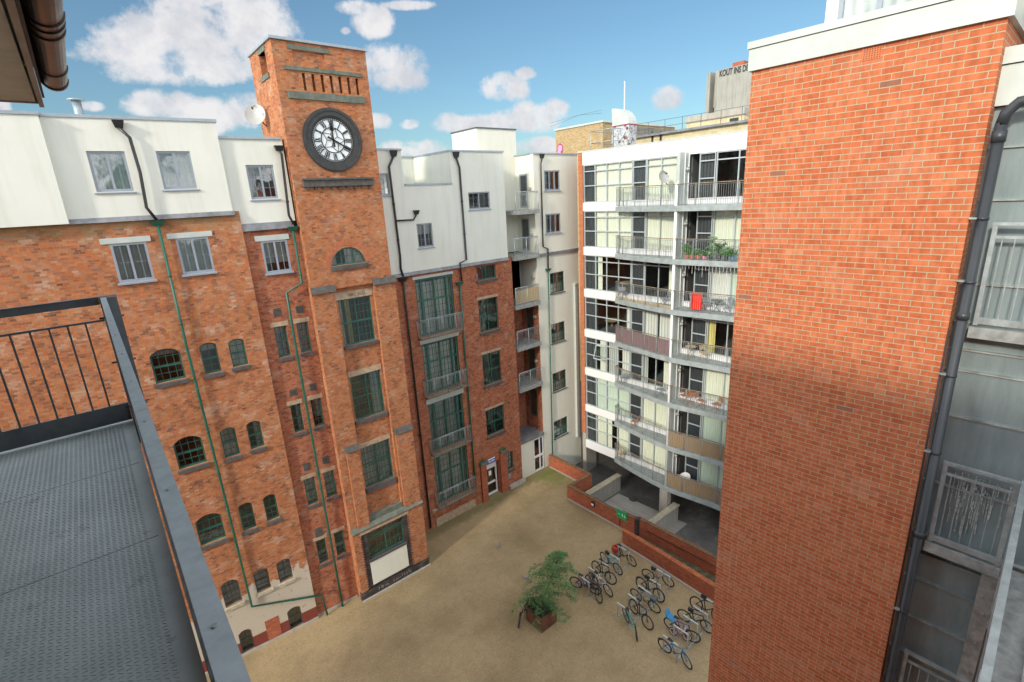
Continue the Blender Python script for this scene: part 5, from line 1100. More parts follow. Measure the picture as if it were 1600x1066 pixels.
def bicycle(P0, P1, col, label, lean=6, child=False, basket=None, guard=False):
    """P0 rear wheel centre, P1 front wheel centre (photo pixels)"""
    r = .34 if not child else .2; a, b = gnd(P0[0], P0[1], r), gnd(P1[0], P1[1], r); mid = (a+b)/2; d = b-a; ang = math.atan2(d.y, d.x)
    t = thing('bicycle', (mid.x, mid.y, 0), label, 'bicycle', 'bicycles parked at the racks'); k = r/.34; wb = .52*k
    t.rotation_euler = (R(lean), 0, ang)
    def V(x, z, y=0): return (x*k, y, z*k)
    def wheel(x, steer=0.0):
        mb = MB(); n = 28; cs_, sn = math.cos(steer), math.sin(steer)
        C_ = lambda rr, t_, y=0: (x+rr*math.cos(t_)*cs_-y*sn, rr*math.cos(t_)*sn+y*cs_, r+rr*math.sin(t_))
        mb.tube([C_(r-.018, 2*math.pi*i/n) for i in range(n)], 0.026*k+.003, 6, closed=True); w = mb.build('wheel', 'tyre', t, local=True)
        mb = MB(); mb.tube([C_(r-.05, 2*math.pi*i/n) for i in range(n)], .011, 5, closed=True); mb.build('rim', 'rim_silver' if col != 'bike_pink' else 'bike_white', w, local=True)
        mb = MB()
        for i in range(14): mb.tube([C_(.02, i*2*math.pi/14), C_(r-.05, i*2*math.pi/14)], .0022, 3, cap=False)
        mb.tube([C_(0, 0, -.05), C_(0, 0, .05)], .02, 6); mb.build('spokes', 'rim_silver', w, local=True)
        if guard:
            mb = MB(); A = [C_(r+.03, R(20+i*14)) for i in range(11)]; mb.tube(A, .018, 5); mb.build('mudguard', 'rim_silver', w, local=True)
    wheel(-wb); wheel(wb, R(random.uniform(-22, 22)))
    st, bb, hd, hl = V(-.16, .82), V(-.04, .29), V(.34, .86), V(.38, .68); mb = MB(); q = .021*k+.002
    for p0, p1 in ((bb, V(-.2, .86)), (bb, hl), (V(-.18, .76), hd), (V(-.52, .34), bb), (V(-.52, .34), V(-.18, .76)), (hd, hl), (hl, V(.52, .34))): mb.tube([p0, p1], q, 6)
    mb.build('frame', col, t, local=True)
    mb = MB(); mb.tube([V(-.2, .86), V(-.22, .93)], .013, 6); mb.hexa([V(-.34, .93, -.07), V(-.34, .93, .07), V(-.08, .95, .02), V(-.08, .95, -.02), V(-.34, .97, -.075), V(-.34, .97, .075), V(-.08, .98, .022), V(-.08, .98, -.022)]); mb.build('saddle', 'tyre', t, local=True)
    mb = MB(); mb.tube([V(.34, .86), V(.33, .97)], .014, 6); mb.tube([V(.2, 1.0, -.29), V(.3, 1.0, -.2), V(.36, .98, -.05), V(.36, .98, .05), V(.3, 1.0, .2), V(.2, 1.0, .29)], .012, 6); mb.build('handlebar', 'rim_silver' if not child else 'bike_white', t, local=True)
    mb = MB(); s_ = 16
    mb.tube([V(-.04+.09*math.cos(2*math.pi*i/s_), .29+.09*math.sin(2*math.pi*i/s_), .03) for i in range(s_)], .008, 4, closed=True); mb.tube([V(-.04, .29, .05), V(.05, .14, .06), V(.05, .14, .13)], .01, 5); mb.tube([V(-.04, .29, -.05), V(-.13, .44, -.06), V(-.13, .44, -.13)], .01, 5); mb.build('crank', 'rim_silver', t, local=True)
    if basket:
        mb = MB(); 
        if basket == 'pannier': mb.box(-.68, -.36, -.19, -.06, .36, .68); mb.box(-.66, -.38, .06, .19, .36, .68); mb.build('pannier', 'bike_red', t, local=True)
        if basket == 'front': mb.box(.42, .68, -.14, .14, .78, .98); mb.build('basket', 'rail_dark', t, local=True)
        if basket == 'bag': mb.box(-.32, -.1, -.07, .07, .84, .93); mb.build('saddle_bag', 'tyre', t, local=True)
        if basket == 'seat': mb.hexa([(-.62, -.15, .72), (-.3, -.15, .72), (-.3, .15, .72), (-.62, .15, .72), (-.72, -.16, 1.1), (-.6, -.16, .86), (-.6, .16, .86), (-.72, .16, 1.1)]); mb.build('child_seat', 'bike_blue', t, local=True)
    return t
BK = [((962, 859), (990, 877), 'bike_black', 'black bicycle with red panniers at the far end of the row nearest the planter', 8, False, 'pannier'),
 ((947, 873), (964, 887), 'bike_cyan', 'light cyan blue bicycle with dark saddle bag, in the row nearest the planter', 6, False, 'bag'),
 ((931, 887), (953, 904), 'bike_black', 'black bicycle with pale wheel rims in the middle of the row nearest the planter', -7, False, None),
 ((929, 904), (950, 921), 'bike_white', 'bicycle with a white frame and black tyres in the row nearest the planter', 7, False, None),
 ((917, 907), (936, 934), 'bike_black', 'dark bicycle with a turned front wheel, nearest end of the row by the planter', -8, False, 'bag'),
 ((905, 911), (925, 918), 'bike_purple', 'dark purple bicycle pressed against the hoop closest to the planter', 5, False, None),
 ((1012, 895), (1046, 907), 'bike_grey', 'grey black bicycle beside the bed wall, last of the middle rack', 12, False, 'bag'),
 ((1000, 912), (1030, 932), 'bike_black', 'black bicycle with silver front mudguard in the middle rack', -6, False, 'bag'),
 ((994, 928), (1024, 948), 'bike_grey', 'grey bicycle carrying a mesh basket in the middle of the middle rack', 8, False, 'front'),
 ((990, 949), (1010, 972), 'bike_black', 'black bicycle standing behind the teal one in the middle rack', -6, False, None),
 ((978, 959), (996, 990), 'bike_teal', 'teal green bicycle at the near end of the middle rack', 6, False, None),
 ((1072, 962), (1103, 977), 'bike_black', 'all-black bicycle beside the big brick stair tower', 7, False, 'bag'),
 ((1090, 946), (1116, 962), 'bike_black', 'black bicycle with tall bars, partly cut off by the brick stair tower', -9, False, 'bag'),
 ((1053, 977), (1078, 991), 'bike_purple', 'dark purple bicycle with a blue child seat behind the small pink bicycle', 6, False, 'seat'),
 ((1054, 988), (1071, 995), 'bike_pink', 'small pink and white child bicycle', -6, True, None),
 ((1042, 1010), (1071, 1030), 'bike_blue', 'blue teal bicycle with front mudguard, nearest bicycle of all', 7, False, None)]
for i, b in enumerate(BK): bicycle(b[0], b[1], b[2], b[3], b[4], b[5], b[6], guard=(i in (7, 15)))
bicycle((823, 944), (810, 967), 'bike_black', 'lone black bicycle leaning behind the rusty planter', -12)
# ================================================================== PLANTER AND TREE
px0, px1, py0, py1, ph_ = 12.29, 13.29, 14.0, 15.07, .78
pt = thing('planter', ((px0+px1)/2, (py0+py1)/2, 0), 'square rusty steel planter box standing on the gravel', 'planter')
mb = MB(); t_ = .025
mb.box(px0, px1, py0, py0+t_, 0, ph_); mb.box(px0, px1, py1-t_, py1, 0, ph_); mb.box(px0, px0+t_, py0+t_, py1-t_, 0, ph_); mb.box(px1-t_, px1, py0+t_, py1-t_, 0, ph_)
mb.box(px0-.02, px1+.02, py0-.02, py0+.05, ph_, ph_+.02); mb.box(px0-.02, px1+.02, py1-.05, py1+.02, ph_, ph_+.02); mb.box(px0-.02, px0+.05, py0+.05, py1-.05, ph_, ph_+.02); mb.box(px1-.05, px1+.02, py0+.05, py1-.05, ph_, ph_+.02)
mb.build('box', 'corten', pt); mb = MB(); mb.box(px0+t_, px1-t_, py0+t_, py1-t_, .4, ph_-.08); mb.build('soil', 'soil', pt)
def leafset(mb, cs, size, n, spread, seed):
    rr = random.Random(seed)
    for c in cs:
        for _ in range(n):
            p = c+Vector((rr.gauss(0, spread), rr.gauss(0, spread), rr.gauss(0, spread*.8))); d = Vector((rr.uniform(-1, 1), rr.uniform(-1, 1), rr.uniform(-.7, .3))).normalized()*size*rr.uniform(.7, 1.3); e = d.cross(Vector((rr.uniform(-1, 1), rr.uniform(-1, 1), rr.uniform(.2, 1)))).normalized()*size*.35
            mb.q(p, p+d*.5+e, p+d, p+d*.5-e)
ug = thing('shrub', ((px0+px1)/2, (py0+py1)/2, ph_-.08), 'low dark leafy underplanting filling the rusty planter', 'shrub')
mb = MB(); rr = random.Random(2); leafset(mb, [Vector((rr.uniform(px0+.1, px1-.1), rr.uniform(py0+.1, py1-.1), ph_+rr.uniform(-.05, .28))) for _ in range(60)], .10, 16, .07, 4); mb.build('foliage', 'leafdark', ug)
tree = thing('small_tree', ((px0+px1)/2, (py0+py1)/2, ph_-.08), 'slender feathery young tree growing out of the rusty planter', 'tree')
base = Vector(((px0+px1)/2, (py0+py1)/2, ph_-.1))
rt = ray(872, 868); 
# top of the leader: on the pixel ray, horizontally 0.45 m from the base
best = min((EYE+rt*s for s in [x*.05 for x in range(200, 700)]), key=lambda p: abs(p.z-4.05)); top = best
if (Vector((top.x, top.y, 0))-Vector((base.x, base.y, 0))).length > 1.4: top = base+Vector((.3, .5, 3.0))
mb = MB(); L = []
for i in range(13):
    s = i/12; L.append(base.lerp(top, s)+Vector((.06*math.sin(s*6), .07*math.sin(s*4+1), 0)))
mb.tube(L, .035, 7, r2=.009)
lf = MB(); lf2 = MB(); rr = random.Random(9); tips = []; tips2 = []
for i in range(27):
    s = .10+.90*(i/26)**.9; p = base.lerp(top, s); a = i*2.399+rr.uniform(-.3, .3); ln = (1.2*(1-s)**.5+.5)*rr.uniform(.7, 1.1); prev = p; pts = [p]
    for j in range(1, 8):
        q = j/7; dz = ln*(.42*q-.78*q*q)+rr.uniform(-.02, .02); pts.append(p+Vector((math.cos(a+.25*q)*ln*q, math.sin(a+.25*q)*ln*q, dz)))
    mb.tube(pts, .011, 5, r2=.003)
    for j in range(1, 8):
        (tips if rr.random() < .6 else tips2).append(pts[j])
        for sgn in (-1, 1):
            dd = Vector((-math.sin(a), math.cos(a), -.35))*sgn*rr.uniform(.12, .32)*(1-.4*j/7)*1.3; e = pts[j]+dd
            if rr.random() < .75: mb.tube([pts[j], e], .004, 3, cap=False); (tips if rr.random() < .5 else tips2).append(e); (tips2 if rr.random() < .5 else tips).append(pts[j].lerp(e, .5))
mb.build('trunk', 'bark', tree)
leafset(lf, tips, .055, 17, .045, 5); lf.build('crown', 'leafgreen', tree)
leafset(lf2, tips2, .05, 15, .05, 6); lf2.build('crown', 'leafmid' if 'leafmid' in MATS else (plain('leafmid', (.10, .23, .07), .6, 0, .4, 3) and 'leafmid'), tree)
# leaf litter drifted along the foot of the walls
rr = random.Random(77); mb = MB()
for k in range(900):
    s = rr.random(); side = rr.random()
    if side < .55: x = rr.uniform(11.3, 22.4); y = 24.1-abs(rr.gauss(0, .22))
    elif side < .8: x = 20.85-abs(rr.gauss(0, .18)); y = rr.uniform(15.5, 23.5) if False else rr.uniform(15.5, 20.5)
    else: x = rr.uniform(2.2, 10.6); y = 21.4-abs(rr.gauss(0, .15))
    a = rr.uniform(0, 6.3); c_, s_ = math.cos(a)*.028, math.sin(a)*.028; mb.q((x-c_, y-s_, .006), (x+s_*.5, y-c_*.5, .012), (x+c_, y+s_, .008), (x-s_*.5, y+c_*.5, .014))
plain('dead_leaf', (.17, .10, .045), .8, 0, .6, 9)
tag(mb.build('leaf_litter', 'dead_leaf'), 'dry brown leaf litter drifted along the foot of the courtyard walls', 'leaf litter', kind='stuff')
# pigeons
def pigeon(x, y, a, lab):
    g = gnd(x, y, .1); t = thing('pigeon', (g.x, g.y, 0), lab, 'pigeon', 'pigeons on the gravel'); t.rotation_euler = (0, 0, a); mb = MB(); mb.sm = True
    def ell(c, rx, ry, rz, n=10, m=8):
        for i in range(m):
            t0, t1 = math.pi*i/m, math.pi*(i+1)/m
            for k in range(n):
                p0, p1 = 2*math.pi*k/n, 2*math.pi*(k+1)/n; P = lambda u, v: (c[0]+rx*math.cos(u), c[1]+ry*math.sin(u)*math.cos(v), c[2]+rz*math.sin(u)*math.sin(v)); mb.q(P(t0, p0), P(t1, p0), P(t1, p1), P(t0, p1))
    ell((0, 0, .13), .13, .065, .065); ell((.12, 0, .22), .04, .03, .035); mb.tube([(.08, 0, .16), (.12, 0, .22)], .035, 8, r2=.024); mb.hexa([(-.1, -.03, .12), (-.1, .03, .12), (-.22, .035, .1), (-.22, -.035, .1), (-.1, -.03, .15), (-.1, .03, .15), (-.22, .035, .112), (-.22, -.035, .112)])
    mb.tube([(.0, .02, .08), (.0, .02, 0)], .006, 4); mb.tube([(.0, -.02, .08), (.0, -.02, 0)], .006, 4); mb.tube([(.155, 0, .22), (.19, 0, .21)], .008, 5, r2=.002); mb.build('body', 'pigeon_grey', t, local=True)
pigeon(821, 903, 2.2, 'grey pigeon standing left of the small tree'); pigeon(780, 852, .6, 'grey pigeon standing alone towards the brick wing')
# ================================================================== THINGS ON THE BALCONIES OF THE FLATS
def dk(k): return ZF(k)-2.61
def onb(u, o, k): p = FL.P(u, 0, o); return Vector((p.x, p.y, dk(k)))
def chair(u, o, k, rz, mat, label, grp):
    c = onb(u, o, k); t = thing('folding_chair', c, label, 'chair', grp); t.rotation_euler = (0, 0, rz); mb = MB()
    for s in (-.19, .19): mb.tube([(-.2, s, 0), (.2, s, .46)], .013, 5); mb.tube([(.2, s, 0), (-.2, s, .46), (-.3, s, .86)], .013, 5)
    mb.build('frame', mat, t, local=True); mb = MB()
    for q in range(5): mb.box(-.19+q*.08, -.13+q*.08, -.2, .2, .455, .472)
    mb.build('seat', mat, t, local=True); mb = MB()
    for q in range(4): z = .58+q*.07; mb.hexa([(-.235-q*.018, -.2, z), (-.235-q*.018, .2, z), (-.25-q*.018, .2, z), (-.25-q*.018, -.2, z), (-.245-q*.018, -.2, z+.05), (-.245-q*.018, .2, z+.05), (-.26-q*.018, .2, z+.05), (-.26-q*.018, -.2, z+.05)])
    mb.build('backrest', mat, t, local=True); return t
def table(u, o, k, mat, label, r=.32):
    t = thing('balcony_table', onb(u, o, k), label, 'table', 'tables on the flats balconies'); mb = MB(); mb.tube([(0, 0, .7), (0, 0, .72)], r, 16); mb.build('table_top', mat, t, local=True); mb = MB()
    for a in (0, 1.57, 3.14, 4.71): mb.tube([(.25*math.cos(a), .25*math.sin(a), 0), (-.2*math.cos(a), -.2*math.sin(a), .7)], .012, 5)
    mb.build('leg', mat, t, local=True)
table(-.6, -1.6, 4, 'wood_pale', 'pale round table inside the third storey from the top, behind the end window', .6); table(.9, -1.8, 3, 'wood_pale', 'pale table inside the room beside the plum-screened balcony', .6)
chair(-6.2, .55, 2, 1.2, 'teak', 'orange folding chair against the fin wall, one floor above the upper reed-screened balcony', 'wooden chairs on the flats'); table(-6.7, .7, 2, 'teak', 'orange wooden table between folding chairs two floors below the cream furniture'); chair(-7.3, .6, 2, -1.5, 'teak', 'orange folding chair right of the wooden table', 'wooden chairs on the flats'); chair(-8.2, .55, 2, 2.6, 'teak', 'orange folding chair alone near the brick stair tower', 'wooden chairs on the flats')
table(-6.5, .6, 3, 'wood_pale', 'pale wooden balcony table above the orange furniture'); chair(-7.3, .5, 3, -2.2, 'wood_pale', 'pale folding chair beside the pale balcony table', 'wooden chairs on the flats')
chair(-2.6, .4, 1, 1.9, 'teak', 'orange folding chair on the lower left balcony in front of the dark pane', 'wooden chairs on the flats')
chair(-1.6, .35, 4, .4, 'frame_grey', 'blue-grey chair at the left end of the balcony with boarded edge', 'metal chairs on the flats'); chair(-4.6, .5, 4, 2.4, 'frame_grey', 'blue-grey chair by the column on the balcony left of the red cloth', 'metal chairs on the flats'); chair(-7.3, .5, 4, .3, 'frame_grey', 'dark metal chair right of the red cloth', 'metal chairs on the flats'); chair(-8.4, .5, 4, 2.8, 'frame_grey', 'dark metal chair nearest the brick tower on the red cloth balcony', 'metal chairs on the flats'); table(-7.9, .6, 4, 'rail_dark', 'dark balcony table between the metal chairs')
chair(-1.7, .35, 2, .9, 'frame_grey', 'blue-grey chair crowded at the left end of the balcony with open door', 'metal chairs on the flats'); chair(-4.6, .6, 2, 2.0, 'frame_grey', 'blue-grey chair against the column below the plum screen', 'metal chairs on the flats')
chair(-1.5, .3, 0, .6, 'wood_pale', 'pale low chair at the left end of the lowest balcony', 'wooden chairs on the flats')
t = thing('red_cloth', onb(-6.75, .62, 4), 'bright red cloth hung over a drying frame on a balcony of the flats', 'cloth'); mb = MB()
for s in (-1, 1):
    for k in range(10):
        a, b = -.32+k*.064, -.32+(k+1)*.064; oa, ob_ = .03*(k % 2), .03*((k+1) % 2)
        P = lambda u, y, z: onb(-6.75+u, .62, 4)+FL.n*y+Vector((0, 0, z)); mb.q(P(a, s*(.18+oa), .1), P(b, s*(.18+ob_), .1), P(b, s*.03, 1.0), P(a, s*.03, 1.0))
mb.build('cloth', 'red_cloth', t)
mb = MB(); P0 = onb(-7.15, .62, 4); 
for s in (-1, 1): mb.tube([P0+FL.n*s*.3, P0+FL.n*-s*.25+Vector((0, 0, 1.0))], .012, 5); mb.tube([P0+FL.u*.75+FL.n*s*.3, P0+FL.u*.75+FL.n*-s*.25+Vector((0, 0, 1.0))], .012, 5)
mb.build('drying_frame', 'galv', t)
def pot(u, o, k, h, mat, leaf, label, r=.13):
    c = onb(u, o, k); t = thing('potted_plant', c, label, 'potted plant', 'potted plants on the flats balcony'); mb = MB(); mb.tube([(0, 0, 0), (0, 0, .26)], r*.75, 14, r2=r); mb.build('pot', mat, t, local=True)
    mb = MB(); rr = random.Random(int(u*100)); leafset(mb, [Vector((rr.gauss(0, r*.8), rr.gauss(0, r*.8), .3+rr.random()*h)) for _ in range(int(14+h*25))], .11, 9, .05, 3); mb.build('foliage', leaf, t, local=True)
for a in ((-6.1, .75, .5, 'terracotta', 'leafgreen', 'tall leafy plant in a terracotta pot nearest the column'), (-6.45, .8, .2, 'terracotta', 'leafgreen', 'short plant in the second terracotta pot from the column'), (-6.8, .8, .3, 'terracotta', 'leafmid', 'mid-height plant in the third terracotta pot'), (-7.15, .8, .15, 'bike_pink', 'leafgreen', 'small plant in a pink pot'), (-7.5, .75, .9, 'pipe_big', 'leafmid', 'tallest bushy plant in a black trough'), (-7.9, .7, .6, 'pipe_big', 'leafgreen', 'bushy plant in the darker of the black troughs'), (-8.3, .7, .35, 'pipe_big', 'leafmid', 'low plant beside the blue pot'), (-8.65, .7, .3, 'bike_blue', 'leafgreen', 'plant in a bright blue pot by the brick tower')): pot(a[0], a[1], 5, a[2], a[3], a[4], a[5])
t = thing('planter_boards', onb(-2.4, .5, 4), 'row of orange timber boards along the edge of the red cloth storey, left balcony', 'boards'); mb = MB(); sp = slab_pts(0)
for p, q in zip(sp[1:], sp[2:]):
    a, b = fq2(p[0], p[1]-.12), fq2(q[0], q[1]-.12); z = dk(4); mb.hexa([(a[0], a[1], z), (b[0], b[1], z), (b[0]+.02, b[1], z), (a[0]+.02, a[1], z), (a[0], a[1], z+.16), (b[0], b[1], z+.16), (b[0]+.02, b[1], z+.16), (a[0]+.02, a[1], z+.16)])
mb.build('board', 'wood_pale', t)
sc = thing('shell_chair', onb(-6.45, .5, 0), 'white curved shell chair behind the lowest reed screen', 'chair'); mb = MB(); mb.sm = True
for i in range(6):
    for k in range(12):
        P = lambda a, b: (.36*math.cos(b)*math.sin(a), .36*math.sin(b)*math.sin(a), .75-.42*math.cos(a)+.12*max(0, math.cos(b))*a); A, B_ = i/6*1.5, (i+1)/6*1.5; b0, b1 = 2*math.pi*k/12, 2*math.pi*(k+1)/12; mb.q(P(A, b0), P(B_, b0), P(B_, b1), P(A, b1))
mb.build('shell', 'sign_white', sc, local=True); mb = MB(); mb.tube([(0, 0, 0), (0, 0, .34)], .03, 8); mb.tube([(0, 0, 0), (0, 0, .03)], .25, 12); mb.build('stand', 'galv', sc, local=True)
q1 = onb(-4.62, 1.0, 6)+Vector((0, 0, 1.5)); sat_dish(q1, R(-110), .33, 'pale grey satellite dish on the top balcony of the flats beside the white column', mast=(q1.x+.1, q1.y-.25, q1.z-.4))
for z, lab in ((14.75, 'highest little silver dome lamp'),): pass
# icicle lights
t = thing('icicle_lights', onb(-7.5, .9, 4)+Vector((0, 0, 2.5)), 'strings of white icicle lights hanging under the potted plant balcony', 'string lights'); mb = MB(); rr = random.Random(8)
for k in range(20):
    p = onb(-6.0-k*.19, 1.0-.008*k, 4)+Vector((0, 0, 2.56)); mb.tube([p, p-Vector((0, 0, rr.uniform(.15, .6)))], .007, 4)
mb.build('string', 'sign_white', t)
# ================================================================== FAR ROOFTOPS
def faraway(px, py, X):
    r_ = ray(px, py); return EYE+r_*(X/r_.x)
def farbox(mb, X, pl, pr, ptop, zbot, depth, ry=None):
    a = faraway(pl[0], pl[1], X); b = faraway(pr[0], pr[1], X); z = max(a.z, b.z) if ptop is None else ptop
    mb.box(X, X+depth, min(a.y, b.y), max(a.y, b.y), zbot, z); return a, b, z
# tan brick building with tagged wall
a = faraway(868, 205, 40); b = faraway(942, 191, 40); zt = (a.z+b.z)/2
tb = thing('brick_building', (42, (a.y+b.y)/2, -1.2), 'tan brick rooftop building with pink graffiti head behind the pale corner block', 'building')
mb = MB(); mb.box(40, 52, b.y, a.y, -1.2, zt); mb.build('wall', 'brick_yellow', tb); mb = MB(); mb.box(39.9, 52, b.y-.1, a.y+.1, zt, zt+.18); mb.build('coping', 'coping_pale', tb)
GF = Fr(39.99, a.y, -90); gu, gz_ = GF.at(875, 234, 0)
mb = MB(); mb.hexa([GF.P(gu-.42, gz_-.8, .0), GF.P(gu+.22, gz_-.8, .0), GF.P(gu+.22, gz_-.8, .01), GF.P(gu-.42, gz_-.8, .01), GF.P(gu-.42, gz_+.15, 0), GF.P(gu+.44, gz_+.15, 0), GF.P(gu+.44, gz_+.15, .01), GF.P(gu-.42, gz_+.15, .01)]); mb.fdisc(GF, gu+.01, gz_+.15, .012, 0, .43, 24)
mb.build('graffiti_outline', 'graffiti_maroon', tb); mb = MB(); mb.fdisc(GF, gu+.01, gz_+.13, .016, 0, .34, 24); mb.fb(GF, gu-.33, gu+.14, gz_-.8, gz_+.15, .0, .015); mb.build('graffiti', 'graffiti_pink', tb)
mb = MB()
for s_ in (0, .9): mb.tube([faraway(862, 198, 40)+Vector((0, .2, s_*.4)), faraway(905, 180, 44)+Vector((0, 0, 0)), faraway(940, 177, 41)+Vector((0, 0, s_*.3))], .015, 4)
mb.build('wire', 'rail_dark', tb)
mb = MB(); a2 = faraway(986, 210, 44); c2 = faraway(942, 200, 44); mb.box(44, 54, a2.y, c2.y, -1.2, a2.z+.7); mb.build('rear_wall', 'concrete_dark', tb)
# guard frame and duct on the flats roof
ga, gb = faraway(923, 206, 31), faraway(957, 203, 31); gr1 = thing('guard_frame', (31, (ga.y+gb.y)/2, 21.9), 'white tubular guard frame on the roof of the flats left of the duct', 'guard rail'); mb = MB()
for y in (ga.y, (ga.y+gb.y)/2, gb.y): mb.tube([(31, y, 21.9), (31, y, ga.z)], .03, 5); mb.tube([(33.5, y, 21.9), (33.5, y, ga.z)], .03, 5)
for z in (ga.z, (ga.z+22)/2+.1): mb.tube([(31, ga.y, z), (31, gb.y, z)], .03, 5); mb.tube([(31, ga.y, z), (33.5, ga.y, z)], .03, 5); mb.tube([(31, gb.y, z), (33.5, gb.y, z)], .03, 5); mb.tube([(33.5, ga.y, z), (33.5, gb.y, z)], .03, 5)
mb.build('rails', 'galv', gr1)
da, db = faraway(960, 195, 32), faraway(983, 195, 32); dz0 = faraway(970, 196, 32).z; dz1 = faraway(957, 170, 32).z
du = thing('roof_duct', (32.5, (da.y+db.y)/2, 21.9), 'square ventilation duct with curved pale cowl and graffiti on the flats roof', 'duct')
y0, y1 = db.y+.02, da.y+.05; mb = MB(); mb.box(32, 32.9, y0, y1, 21.9, dz0); mb.build('shaft', 'duct_graffiti', du); mb = MB(); mb.box(31.96, 32.94, y0-.04, y1+.04, dz0-.03, dz0+.03); mb.box(31.96, 32.94, y0-.04, y1+.04, 22.55, 22.62); mb.build('flange', 'graffiti_maroon', du)
mb = MB(); hh = dz1-dz0-.03; n = 8; A = [(y1, dz0+.03)]+[(y1-(y1-y0)*(.35), dz0+.03+hh)]; prof = [(y0, dz0+.03), (y1+.12, dz0+.03), (y1+.18, dz1)]+[(y1+.18-(y1+.18-y0)*math.sin(math.pi/2*k/n), dz0+.03+hh*math.cos(math.pi/2*k/n)**1.0) for k in range(1, n+1)][:-1]
i0 = len(mb.v); m_ = len(prof); mb.v += [Vector((31.97, p[0], p[1])) for p in prof]+[Vector((32.93, p[0], p[1])) for p in prof]
mb.f.append(tuple(i0+k for k in range(m_))); mb.f.append(tuple(i0+m_+k for k in reversed(range(m_)))); mb.m += [0, 0]; mb.smf += [False]*2
for k in range(m_): mb.f.append((i0+k, i0+m_+k, i0+m_+(k+1) % m_, i0+(k+1) % m_)); mb.m.append(0); mb.smf.append(False)
mb.build('cowl', 'coping_pale', du)
ma = faraway(976, 127, 34); ms = thing('mast', (34, ma.y, 21.9), 'thin white mast standing behind the curved roof duct', 'mast'); mb = MB(); mb.tube([(34, ma.y, 21.9), (34, ma.y, ma.z)], .035, 6); mb.build('pole', 'frame_white', ms)
# cream building running behind the flats roof, with railing
la, lb = faraway(985, 211, 38), faraway(1175, 196, 38)
cbz = (la.z+lb.z)/2
cb_ = thing('cream_building', (39, (la.y+lb.y)/2, -1.2), 'cream brick building with dark flat roof edge and thin roof railing behind the flats', 'building')
mb = MB(); mb.box(38, 50, lb.y-8, la.y, -1.2, cbz-.05); mb.build('wall', 'brick_cream', cb_); mb = MB(); mb.box(37.7, 50, lb.y-8, la.y+.3, cbz-.05, cbz+.12); mb.build('roof', 'lead', cb_)
mb = MB(); y = la.y
while y > lb.y-3: mb.tube([(38.3, y, cbz+.1), (38.3, y, cbz+1.1)], .02, 5); y -= 1.6
for z in (.6, 1.1): mb.tube([(38.3, la.y, cbz+z), (38.3, lb.y-3, cbz+z)], .015, 5)
mb.build('roof_railing', 'rail_dark', cb_)
mb = MB()
for pxx in (1032, 1019): c = faraway(pxx, 216, 37.9); mb.tube([(37.9, c.y, c.z+.5), (37.9, c.y, c.z-2)], .08, 6)
mb.build('drainpipe', 'gutter_brown', cb_)
ya, yb = faraway(1073, 185, 41), faraway(1161, 176, 41); yz = ya.z+.05
yb_ = thing('rooftop_plant_room', (42, (ya.y+yb.y)/2, 20), 'yellow brick rooftop plant room with small dark window below the concrete tower', 'building')
mb = MB(); mb.box(41, 45, yb.y-.1, ya.y, 18, yz); mb.build('wall', 'brick_cream', yb_); mb = MB(); mb.box(40.9, 45, yb.y-.15, ya.y+.05, yz-.45, yz+.03); mb.build('coping', 'concrete', yb_)
c = faraway(1147, 191, 41); mb = MB(); mb.box(40.95, 41.02, c.y-.35, c.y+.35, c.z-.3, c.z+.3); mb.build('window', 'graffiti_black', yb_)
# concrete tower
ta, tc = faraway(1105, 113, 70), faraway(1190, 94, 70); tz = (ta.z+faraway(1165, 101, 70).z)/2
ct = thing('concrete_tower', (74, (ta.y+tc.y)/2, -1.2), 'grey concrete lift tower with black lettering along its top edge', 'tower')
yt = faraway(1119, 112, 70).y
mb = MB(); mb.box(70, 78, tc.y-4, yt, -1.2, tz); mb.box(71.2, 78, yt, ta.y-.5, -1.2, tz-.1); mb.box(70, 78, ta.y-.5, ta.y, -1.2, tz); mb.build('wall', 'concrete_tower', ct)
c = faraway(1112, 175, 71.2); mb = MB(); mb.box(71.1, 71.25, c.y-.9, c.y+.7, c.z-.5, c.z+.5); mb.build('window', 'graffiti_black', ct)
TF = Fr(69.98, yt, -90); tu, tz2 = TF.at(1124, 117, 0); tu2, tz3 = TF.at(1174, 108, 0)
letters(ct, TF, 'KOUT INS DEP', tu, tz2-.25, 1.05, .02, 'graffiti_black', xs=.62, bold=.035)
mb = MB(); c = faraway(1151, 102, 72); mb.box(72, 74, c.y-1, c.y+.6, tz, tz+.9); mb.build('roof_box', 'brick_low', ct)
# ================================================================== WORLD, SUN, CAMERA
SUN_AZ = math.atan2(-math.sin(R(14)), -math.cos(R(14))); SUN_EL = R(25)
S = Vector((math.cos(SUN_AZ)*math.cos(SUN_EL), math.sin(SUN_AZ)*math.cos(SUN_EL), math.sin(SUN_EL)))
w = bpy.data.worlds.new('World'); bpy.context.scene.world = w; w.use_nodes = True; nt = w.node_tree; nt.nodes.clear(); n = N(nt)
wo = n.n('ShaderNodeOutputWorld'); bg = n.n('ShaderNodeBackground'); nt.links.new(bg.outputs[0], wo.inputs[0]); bg.inputs[1].default_value = .10
sky = n.n('ShaderNodeTexSky'); sky.sky_type = 'NISHITA'; sky.sun_disc = False; sky.sun_elevation = SUN_EL; sky.sun_rotation = math.atan2(S.x, S.y); sky.air_density = 1.0; sky.dust_density = 1.4; sky.ozone_density = 1.3
tc_ = n.n('ShaderNodeTexCoord').outputs['Generated']
D = n.vm('NORMALIZE', tc_)
wob = n.n('ShaderNodeTexNoise'); wob.inputs['Scale'].default_value = 22; wob.inputs['Detail'].default_value = 9; wob.inputs['Roughness'].default_value = .62; nt.links.new(D, wob.inputs['Vector'])
nf = wob.outputs['Fac']
